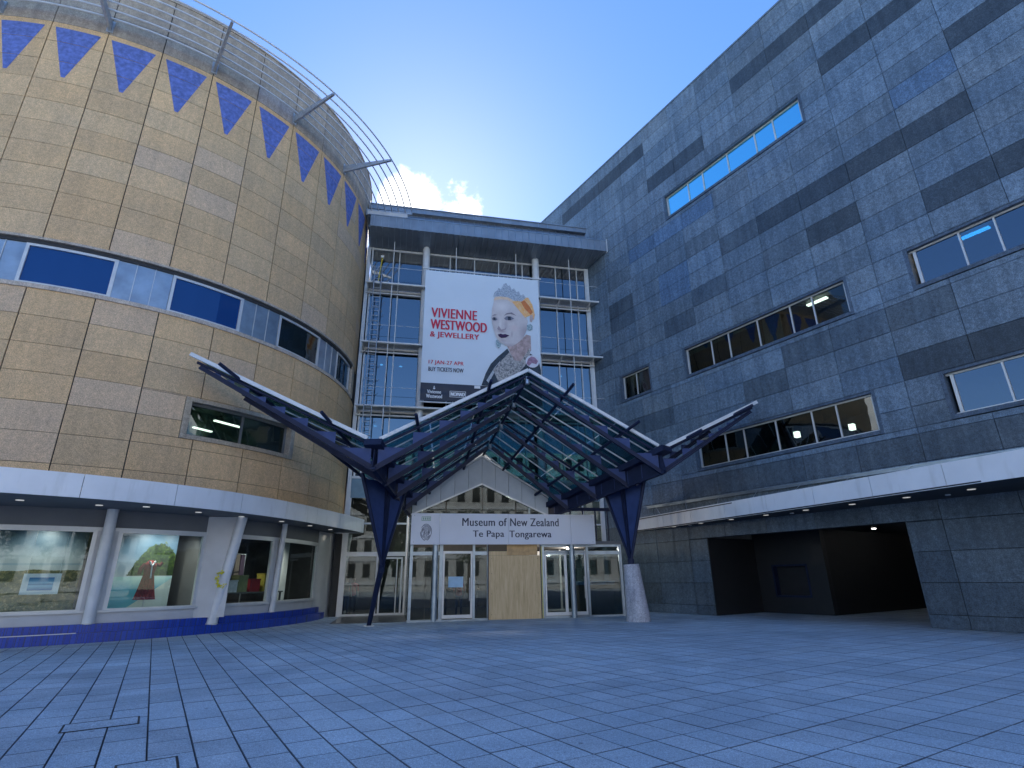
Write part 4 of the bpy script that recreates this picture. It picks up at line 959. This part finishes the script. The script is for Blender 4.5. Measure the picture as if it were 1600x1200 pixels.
PORT = {
 'face':[(4.96,17.05),(5.32,17.21),(5.77,17.21),(6.13,16.92),(6.5,16.55),(6.79,16.18),(6.94,15.79),(6.84,15.15),(6.64,14.66),(6.31,14.33),(5.95,14.07),(5.59,14.12),(5.27,14.32),(5.06,14.61),(4.95,14.91),(4.82,15.45),(4.78,15.84),(4.82,16.4)],
 'neck':[(5.66,14.16),(5.95,14.07),(6.31,14.33),(6.83,14.91),(7.09,14.85),(7.1,13.93),(6.72,13.37),(6.22,13.03),(5.94,13.54)],
 'hair':[(5.95,17.0),(6.36,17.09),(6.74,17.31),(7.0,17.33),(7.25,16.87),(7.38,16.23),(7.3,15.86),(7.16,16.21),(6.93,16.07),(6.78,15.98),(6.49,16.35),(6.13,16.8)],
 'hairstripe':[(6.54,17.0),(6.77,17.13),(7.06,16.77),(7.26,16.38),(7.12,16.22),(6.79,16.54)],
 'tiara':[(4.88,17.17),(4.97,17.5),(5.14,17.63),(5.19,17.8),(5.36,17.73),(5.52,18.09),(5.67,18.18),(5.78,17.99),(5.89,18.05),(6.01,17.76),(6.15,17.87),(6.29,17.63),(6.44,17.69),(6.55,17.41),(6.7,17.54),(6.85,17.3),(6.62,17.05),(6.21,17.03),(5.77,17.23),(5.32,17.25)],
 'eye':[(4.8,15.74),(4.92,15.85),(5.06,15.82),(5.14,15.73),(5.03,15.64),(4.88,15.64)], 'eye2':[(5.52,15.82),(5.68,15.98),(5.94,15.98),(6.13,15.86),(5.9,15.73),(5.64,15.72)],
 'iris':[(4.88,15.83),(5.01,15.84),(5.03,15.67),(4.9,15.65)], 'iris2':[(5.74,15.97),(5.91,15.98),(5.93,15.75),(5.75,15.73)],
 'brow':[(4.8,15.92),(4.95,16.03),(5.14,16.01),(4.95,15.96)], 'brow2':[(5.5,15.98),(5.68,16.17),(5.98,16.25),(6.27,16.05),(5.9,16.14),(5.68,16.08)],
 'nose':[(5.11,15.12),(5.2,15.32),(5.35,15.09),(5.56,15.16),(5.66,15.28),(5.61,15.11),(5.38,15.01),(5.18,15.04)],
 'lips':[(5.15,14.76),(5.31,14.83),(5.45,14.79),(5.58,14.83),(5.83,14.75),(5.59,14.6),(5.34,14.56),(5.21,14.64)],
 'cheek':[(6.66,15.61),(6.94,15.79),(6.84,15.15),(6.64,14.66),(6.31,14.33),(5.95,14.07),(6.24,14.48),(6.5,14.96)],
 'ear':[(7.07,16.16),(7.22,16.21),(7.27,15.98),(7.18,15.72),(7.06,15.76)], 'earring':[(6.88,15.51),(7.11,15.61),(7.23,15.46),(7.21,15.24),(7.02,15.15),(6.88,15.27)],
 'earring2':[(5.02,14.38),(5.11,14.46),(5.2,14.28),(5.34,14.22),(5.3,14.02),(5.2,13.9),(5.06,14.08)],
 'jacket':[(4.22,11.63),(4.46,12.36),(4.74,12.93),(5.16,13.41),(5.7,13.94),(5.94,13.54),(6.22,13.03),(6.72,13.37),(7.06,13.73),(7.52,13.35),(7.64,12.75),(7.64,11.63)],
 'scarf':[(4.88,12.57),(5.16,12.96),(5.58,13.44),(5.84,13.76),(6.08,13.25),(6.47,13.2),(7.07,14.15),(6.98,13.46),(6.68,12.91),(5.92,12.05),(5.15,11.93)],
 'stripe':[(4.5,11.93),(4.95,12.72),(5.3,13.19),(5.02,12.58),(4.63,11.79)],
 'badge_face':[(6.79,13.07),(6.9,13.38),(7.09,13.54),(7.3,13.48),(7.48,13.27),(7.37,13.07),(7.11,13.13),(6.93,12.93)]}
def pr(name, col, var=.12, vs=2.5, lo=None):
    t = T('print_'+name); f = t.noise(vs, 5, .65); l = lo or tuple(v*(1-var) for v in col)
    t.i(t.b, 'Base Color', t.ramp(f, [(.35,l),(.65,col)])); t.b.inputs['Roughness'].default_value = .6; return t.m
def face_mat():
    t = T('print_skin'); sp = t.n('SeparateXYZ', {0:t.n('TexCoord').outputs['Object']}); X, Z = sp.outputs[0], sp.outputs[2]
    b = t.ramp(t.noise(3, 5, .7), [(.35,(.60,.54,.54)),(.65,(.68,.62,.61))])
    for cx, cz, rx, rz, col, k in ((5.4,16.6,.75,.5,(.80,.75,.74),.8),(4.98,15.76,.34,.24,(.36,.30,.35),.8),(5.83,15.84,.46,.26,(.36,.30,.35),.8),(5.64,15.42,.15,.5,(.46,.38,.40),.6),(5.40,14.99,.36,.14,(.40,.31,.34),.75),
        (5.45,14.42,.34,.14,(.46,.38,.40),.6),(6.78,15.0,.55,.9,(.40,.33,.36),.8),(5.95,14.1,.75,.26,(.42,.34,.37),.7),(4.88,15.15,.24,.55,(.48,.41,.43),.6),(6.12,15.28,.4,.34,(.70,.54,.53),.5),(5.98,14.86,.09,.30,(.42,.33,.36),.6),(5.30,15.45,.14,.5,(.80,.75,.73),.7)):
        dx = t.math('DIVIDE', t.math('SUBTRACT', X, cx-4.3), rx); dz = t.math('DIVIDE', t.math('SUBTRACT', Z, cz-10.62), rz)
        d = t.math('SQRT', t.math('ADD', t.math('MULTIPLY', dx, dx), t.math('MULTIPLY', dz, dz)))
        f = t.n('MapRange', {0:d, 1:0, 2:1, 3:k, 4:0}, interpolation_type='SMOOTHSTEP').outputs[0]
        b = t.mix(f, b, c4(col))
    t.i(t.b, 'Base Color', b); t.b.inputs['Roughness'].default_value = .6; return t.m
PORT['hairfront'] = [(4.90,16.95),(5.0,17.18),(5.35,17.30),(5.8,17.30),(6.1,17.02),(6.0,16.88),(5.75,17.05),(5.35,17.06),(5.05,16.98)]
PM = {'hairfront':pr('hair_front',(.86,.68,.50),0,9,(.74,.52,.36)),'face':face_mat(),'neck':pr('neck',(.60,.44,.42),.45,5),'hair':pr('hair',(.88,.40,.08),0,9,(.84,.58,.34)),'hairstripe':pr('hair_dark',(.75,.22,.06),.3,6),'tiara':pr('tiara',(.60,.66,.74),0,16,(.18,.24,.32)),
 'eye':pr('eye',(.22,.23,.30),.3,6),'iris':pr('iris',(.03,.04,.07),.2),'brow':pr('brow',(.28,.24,.28),.2),'nose':pr('nose',(.42,.34,.38),.15),'lips':pr('lips',(.05,.012,.07),.2),'cheek':pr('cheek',(.52,.47,.52),.12),
 'ear':pr('ear',(.60,.46,.44),.2),'earring':pr('earring',(.50,.62,.66),0,14,(.12,.22,.26)),'jacket':pr('jacket',(.035,.06,.085),0,5,(.01,.02,.035)),'scarf':pr('scarf',(.60,.57,.54),0,9,(.10,.11,.13)),'stripe':pr('stripe',(.5,.55,.6),.3,8),'badge':pr('badge',(.70,.70,.78),.05),'badge_face':pr('badge_face',(.42,.25,.36),.4,6)}
order = ['jacket','stripe','neck','scarf','face','hair','hairstripe','hairfront','tiara','ear','earring','earring2','eye','eye2','iris','iris2','brow','brow2','nose','lips']
for i, k in enumerate(order):
    y = BY-.002*i; part('portrait_print', MB().poly([(a,y,z) for a, z in PORT[k]]), PM[k.rstrip('2')], bn)
bc = [(7.14+.40*math.cos(i*math.pi/12), BY-.045, 13.23+.38*math.sin(i*math.pi/12)) for i in range(24)]
part('portrait_print', MB().poly(bc), PM['badge'], bn); part('portrait_print', MB().poly([(a,BY-.047,z) for a, z in PORT['badge_face']]), PM['badge_face'], bn)
part('top_bar', MB().tube((.75,28.05,18.72),(7.85,28.05,18.72),.045,8), M['tubewhite'], bn); part('bottom_bar', MB().tube((.85,28.05,10.55),(7.7,28.05,10.55),.045,8), M['tubewhite'], bn)
lc = MB()
for i in range(30): x = 1.0+6.55*i/29; lc.tube((x,28.02,18.56),(x+.08,28.05,18.70),.008,4)
part('lacing', lc, M['tubewhite'], bn)

# ================================================================== STEEL AND GLASS ENTRANCE CANOPY
FB0, FB1 = 19.0, 24.35
NF = {'tl':(-7.16,8.96),'vl':(-.86,6.13),'pk':(4.68,9.15),'vr':(9.94,6.26),'tr':(14.41,8.36)}
NB = {'vl':(.62,4.75),'pk':(3.72,7.12),'vr':(6.82,4.75)}
ec = thing('entrance_canopy', 'folded steel and glass canopy with rising wings over the entrance', 'canopy', 'F', (4.5,21,5))
lerp = lambda p, q, t: (p[0]+(q[0]-p[0])*t, p[1]+(q[1]-p[1])*t)
def node(k, t): return lerp(NF[k], NB[k], t)
def P3(az, t): return Vector((az[0], FB0+(FB1-FB0)*t, az[1]))
UPV = Vector((0,0,1))
# wing tip lines (triangular wings): back edge runs from near the tip to the back valley
def wing(k, t, s):   # s 0 = valley, 1 = tip ; t = 0 front 1 back
    v = node('vl' if k == 'l' else 'vr', t); tip = NF['tl'] if k == 'l' else NF['tr']
    tb = 0.16*t; L = (1-.80*t)
    q = (v[0]+(tip[0]-NF['vl' if k=='l' else 'vr'][0])*L*s, v[1]+(tip[1]-NF['vl' if k=='l' else 'vr'][1])*L*s)
    return Vector((q[0], FB0+(FB1-FB0)*t, q[1]))
def slope(side, t, s):  # centre slopes, s 0 valley 1 peak
    v = node('vl' if side == 'l' else 'vr', t); p = node('pk', t); q = lerp(v, p, s); return P3(q, t)
# glass panes: rows across depth, columns up the slope
NR = 12
for side in ('l','r'):
    for i in range(NR):
        t0, t1 = i/NR+.006, (i+1)/NR-.006
        for j in range(3):
            s0, s1 = max(.03,j/3+.004), (j+1)/3-.004
            part('glass_pane', MB().slab([slope(side,t0,s0),slope(side,t0,s1),slope(side,t1,s1),slope(side,t1,s0)], .014, UPV), M['g_roof'], ec)
        for t in ((i+1)/NR,):
            part('glazing_bar', MB().obox(slope(side,t,.02)+UPV*.0,slope(side,t,.995)+UPV*.0,UPV,.045,.05), M['tubewhite'], ec)
    part('front_edge', MB().obox(slope(side,0,.03),slope(side,0,1.0),UPV,.09,.12), M['tubewhite'], ec)
    for i in range(9):
        t0, t1 = i/9+.006, (i+1)/9-.006
        for j in range(2):
            s0, s1 = max(.03,j/2+.004), (j+1)/2-.004
            part('glass_pane', MB().slab([wing(side,t0,s0),wing(side,t0,s1),wing(side,t1,s1),wing(side,t1,s0)], .014, UPV), M['g_roof'], ec)
        if i < 8: part('glazing_bar', MB().obox(wing(side,(i+1)/9,.03),wing(side,(i+1)/9,.99),UPV,.045,.05), M['tubewhite'], ec)
    part('front_edge', MB().obox(wing(side,0,.04),wing(side,0,1.0),UPV,.09,.13), M['tubewhite'], ec)
    # gutter along the valley
    v0, v1 = slope(side,-.035,0), slope(side,1,0)
    part('gutter', MB().obox(v0-UPV*.10,v1-UPV*.08,UPV,.62,.22), M['navy'], ec)
# trusses: lower chord, stepped plates and top tube
def truss(f, t, depth_v, depth_p, nst, up_tube=.16):
    """f(t,s): glass line; depth of lower chord below the glass at valley / tip"""
    p0 = f(t,.0)-UPV*depth_v; p1 = f(t,.97)-UPV*depth_p
    ch = part('lower_chord', MB().obox(p0,p1,UPV,.13,.05).obox(p0+UPV*.10,p1+UPV*.05,UPV,.02,.14), M['navy'], ec)
    part('top_tube', MB().tube(f(t,.02)-UPV*up_tube, f(t,.985)-UPV*up_tube,.05,10), M['navy'], ec)
    # steps shrink towards the tip
    w = [1.0/(1+.28*i) for i in range(nst)]; tot = sum(w); acc = [.02]
    for x in w: acc.append(acc[-1]+x/tot*.93)
    for a, b in zip(acc, acc[1:]):
        A = p0.lerp(p1,a)+UPV*.03; Bp = p0.lerp(p1,b)+UPV*.03
        top = Vector((A.x,A.y,Bp.z))
        part('step_plate', MB().slab([A,Bp,top], .022, Vector((0,1,0))), M['navy2'], ch)
for side in ('l','r'):
    cf = lambda t, s, sd=side: slope(sd,t,s)
    for t, n in ((.02,7),(.28,7),(.54,7),(.80,6)):
        truss(cf, t, .98-.30*t, .52-.1*t, n)
    wf = lambda t, s, sd=side: wing(sd,t,s)
    for t, n in ((.02,8),(.22,6)):
        truss(wf, t, .98-.2*t, .30, n, .14)
# purlins running front to back, stub ends past the front edge
for side in ('l','r'):
    for s in (.26,.72): part('purlin', MB().tube(slope(side,-.10,s)-UPV*.05, slope(side,.97,s)-UPV*.30,.062,10), M['navy'], ec)
    for s in (.24,.74): part('purlin', MB().tube(wing(side,-.10,s)-UPV*.05, wing(side,.80,s*.9)-UPV*.25,.062,10), M['navy'], ec)
part('ridge_tube', MB().tube(slope('l',0,1)-UPV*.30, slope('l',1,1)-UPV*.30,.055,10), M['navy'], ec)
for t in (.02,.28,.54,.80): part('ridge_node', MB().path([slope('l',t,1)-UPV*.2, slope('l',t,1)-UPV*.5], [.07,.09], 10), M['steel'], ec)
# valley beams and the V columns
for side in ('l','r'):
    a, b = slope(side,.0,0)-UPV*.92, slope(side,1,0)-UPV*.55
    part('valley_beam', MB().obox(a,b,UPV,.16,.10).obox(a+UPV*.35,b+UPV*.2,UPV,.03,.62), M['navy'], ec)
    n = 9
    for i in range(n):
        q = a.lerp(b,(i+.5)/n); part('valley_post', MB().tube(q, q+UPV*.78,.022,6), M['navy2'], ec)
def vcolumn(base_xy, foot, conv, tops, lab, cone):
    t = thing('v_column', lab, 'column', 'F', (base_xy[0],base_xy[1],0), 'navy steel V columns under the canopy')
    c = Vector((base_xy[0], base_xy[1], conv))
    for q in tops: part('strut', MB().tube(c, Vector(q),.055,12,.075), M['navy'], t)
    q0, q1 = Vector(tops[0]), Vector(tops[1]); m = (q0+q1)/2
    fin = MB().slab([c-UPV*.2, c.lerp(q0,.93), Vector((m.x,m.y,m.z-.35)), c.lerp(q1,.93)], .03, Vector((0,1,0)))
    part('web_plate', fin, M['navy2'], t)
    nrm = (q1-q0).cross(UPV).normalized()
    part('blade', MB().add([c-UPV*.3+nrm*.03, c-UPV*.3-nrm*.03, m-nrm*.30+UPV*.35, m+nrm*.30+UPV*.35],[(0,1,2,3)]).obox(c-UPV*.2, m+UPV*.45, nrm, .10,.14), M['navy'], t)
    for q in tops: part('top_node', MB().path([Vector(q)-UPV*.05, Vector(q)+UPV*.06], .085, 10), M['steel'], t)
    if cone:
        part('neck', MB().tube((base_xy[0],base_xy[1],2.05),(base_xy[0],base_xy[1],conv+.1),.13,16), M['navy'], t)
        part('concrete_base', MB().path([(foot[0],foot[1],0),(foot[0]-.0,foot[1],.1),(base_xy[0],base_xy[1],2.06)], [.46,.45,.30], 12), M['coneconc'], t)
    else:
        part('leg', MB().path([(foot[0],foot[1],0),c+Vector((0,0,.1))], [.085,.11], 14), M['navy'], t)
        part('base_plate', B(foot[0]-.2,foot[0]+.2,foot[1]-.2,foot[1]+.2,0.001,.03), M['galv'], t)
vcolumn((-.38,21.4), (-.75,22.6), 2.06, [(-1.30,20.6,5.36),(.50,22.9,5.72)], 'slim navy V column left of the entrance, foot near the shop', False)
vcolumn((9.10,20.95), (9.22,20.95), 2.14, [(8.62,22.4,5.55),(9.75,20.3,5.50)], 'navy V column on a pale concrete cone right of the entrance', True)

# ================================================================== PEOPLE IN THE LOBBY
def person(x, y, rot, shirt, trousers, skin, hairc, lab, armup=0):
    t = thing('person', lab, 'person', 'F', (x,y,.012), 'people standing in the lobby')
    me = bpy.data.meshes.new('body'); J = {}
    pts = [('pel',(0,0,.95),.14),('wst',(0,0,1.12),.125),('chs',(0,0,1.32),.155),('nk0',(0,0,1.47),.065),('nk',(0,0,1.53),.055),('hd',(0,.01,1.63),.085),('hd2',(0,.01,1.72),.075)]
    for s, n in ((-1,'l'),(1,'r')):
        pts += [('hip'+n,(.09*s,0,.90),.10),('kn'+n,(.10*s,-.02,.50),.068),('an'+n,(.11*s,.02,.08),.045),('toe'+n,(.12*s,-.15,.035),.035),
                ('sh'+n,(.18*s,0,1.42),.06),('el'+n,(.23*s,.03,1.14),.045),('wr'+n,(.22*s,-.08-.1*armup,.92+.25*armup),.034),('hn'+n,(.21*s,-.12-.12*armup,.84+.30*armup),.035)]
    idx = {p[0]:i for i, p in enumerate(pts)}
    E_ = [('pel','wst'),('wst','chs'),('chs','nk0'),('nk0','nk'),('nk','hd'),('hd','hd2')]
    for n in 'lr': E_ += [('pel','hip'+n),('hip'+n,'kn'+n),('kn'+n,'an'+n),('an'+n,'toe'+n),('chs','sh'+n),('sh'+n,'el'+n),('el'+n,'wr'+n),('wr'+n,'hn'+n)]
    me.from_pydata([p[1] for p in pts], [(idx[a],idx[b]) for a, b in E_], [])
    tmp = bpy.data.objects.new('tmp', me); COL.objects.link(tmp)
    sk = tmp.modifiers.new('s', 'SKIN'); su = tmp.modifiers.new('u', 'SUBSURF'); su.levels = su.render_levels = 1
    for i, p in enumerate(pts): me.skin_vertices[0].data[i].radius = (p[2],p[2]*.85)
    me.skin_vertices[0].data[0].use_root = True
    dg = bpy.context.evaluated_depsgraph_get(); bm_ = bpy.data.meshes.new_from_object(tmp.evaluated_get(dg)); bpy.data.objects.remove(tmp)
    for c in (shirt, trousers, skin): bm_.materials.append(c)
    for f in bm_.polygons:
        z = f.center.z; f.use_smooth = True
        f.material_index = 2 if z > 1.49 or (abs(f.center.x) > .15 and z < 1.08+.12*armup and z > .78) else (0 if z > .93 else 1)
    o = link('body', bm_, t); o.rotation_euler = (0,0,rot)
    hr = MB(); 
    V = []; 
    for i in range(5):
        th = math.pi*.5*i/4
        for k in range(10): a = 2*math.pi*k/10; V.append((.10*math.sin(th+.0)*math.cos(a) if i else 0, .02+.11*math.sin(th)*math.sin(a) if i else .02, 1.70+.12*math.cos(th)))
    hr.add(V, [(i*10+k,i*10+(k+1)%10,(i+1)*10+(k+1)%10,(i+1)*10+k) for i in range(4) for k in range(10)], True)
    h = part('hair', hr, hairc, t) if False else link('hair', hr.mesh('hair', hairc), t); h.rotation_euler = (0,0,rot)
skn = plain('skin_tone', (.42,.27,.2), .6, var=.1); blk = plain('black_cloth', (.02,.02,.025), .85); rdc = plain('red_cloth', (.5,.02,.03), .8); jean = plain('denim', (.05,.07,.14), .85); hrd = plain('dark_hair', (.02,.015,.01), .6); gry = plain('grey_cloth', (.2,.2,.22), .85)
person(2.95,25.9,.1,rdc,jean,skn,hrd,'person in a red top standing behind the entrance door glass')
person(2.35,26.6,.6,blk,blk,skn,hrd,'person in dark clothes behind the door glass, left of the red top',1)
person(3.62,25.8,-.4,blk,gry,skn,hrd,'person in black top and grey trousers right of the red top',1)
person(-1.85,30.0,.2,rdc,blk,skn,hrd,'person in a red shirt behind the glass left of the V column')
person(-2.15,29.6,.5,blk,jean,skn,hrd,'person in a dark jacket at the far left of the lobby glass')

# ================================================================== STREET SIDE BEHIND THE CAMERA (seen in the glass)
ob = thing('opposite_building', 'pale office building across the street mirrored in the entrance glass', 'building', 'F', (0,-34,0))
part('wall', B(-46,44,-52,-34.3,0,22.5), plain('cream_render', (.46,.455,.44), .8), ob)
M['oppglass'] = plain('opposite_window_glass', (.015,.018,.022), .15)
wb = MB().box(-.55,.55,-.05,.05,0,2.1).mesh('window', M['oppglass'])
for r in range(6):
    for c in range(40):
        o = link('window', wb, ob); o.location = Vector((-44.5+c*2.25,-34.27,2.0+r*3.5))-BASE[ob.name]
for r in range(6): part('floor_band', B(-46.1,44.1,-34.5,-34.1,.9+r*3.5,1.4+r*3.5), M['white2'], ob)
def street_tree(x, y, h, seed, lab):
    t = thing('street_tree', lab, 'tree', 'F', (x,y,0), 'street trees behind the viewer'); r = random.Random(seed)
    tk = MB().path([(x,y,0),(x+.1,y,h*.25),(x-.05,y+.1,h*.5),(x,y,h*.8)], [.22,.18,.12,.04], 8)
    for i in range(7):
        a = r.random()*6.28; z = h*(.3+.07*i); tk.path([(x,y,z),(x+math.cos(a)*1.0,y+math.sin(a)*1.0,z+.8),(x+math.cos(a)*1.9,y+math.sin(a)*1.9,z+1.2)], [.08,.05,.02], 6)
    part('trunk', tk, plain('bark', (.10,.08,.06), .9, var=.3, vs=10), t)
    lf = MB()
    for i in range(2600):
        a, b, c = r.gauss(0,1), r.gauss(0,1), r.gauss(0,1); n = math.sqrt(a*a+b*b+c*c)+1e-6; q = r.random()**.4
        c0 = Vector((x+a/n*2.3*q, y+b/n*2.3*q, h*.66+c/n*h*.33*q)); u = Vector((r.gauss(0,1),r.gauss(0,1),r.gauss(0,1))).normalized()*.14; v = u.orthogonal().normalized()*.09
        lf.add([c0-u,c0+v,c0+u,c0-v],[(0,1,2,3)])
    part('crown', lf, plain('leaf', (.055,.09,.03), .6, var=.5, vs=4), t)
street_tree(-8,-20,9,1,'leafy street tree mirrored in the left entrance glass'); street_tree(9,-21,10,2,'tall leafy street tree mirrored in the right entrance glass'); street_tree(.5,-17,8.5,3,'smaller leafy street tree mirrored in the middle entrance glass')
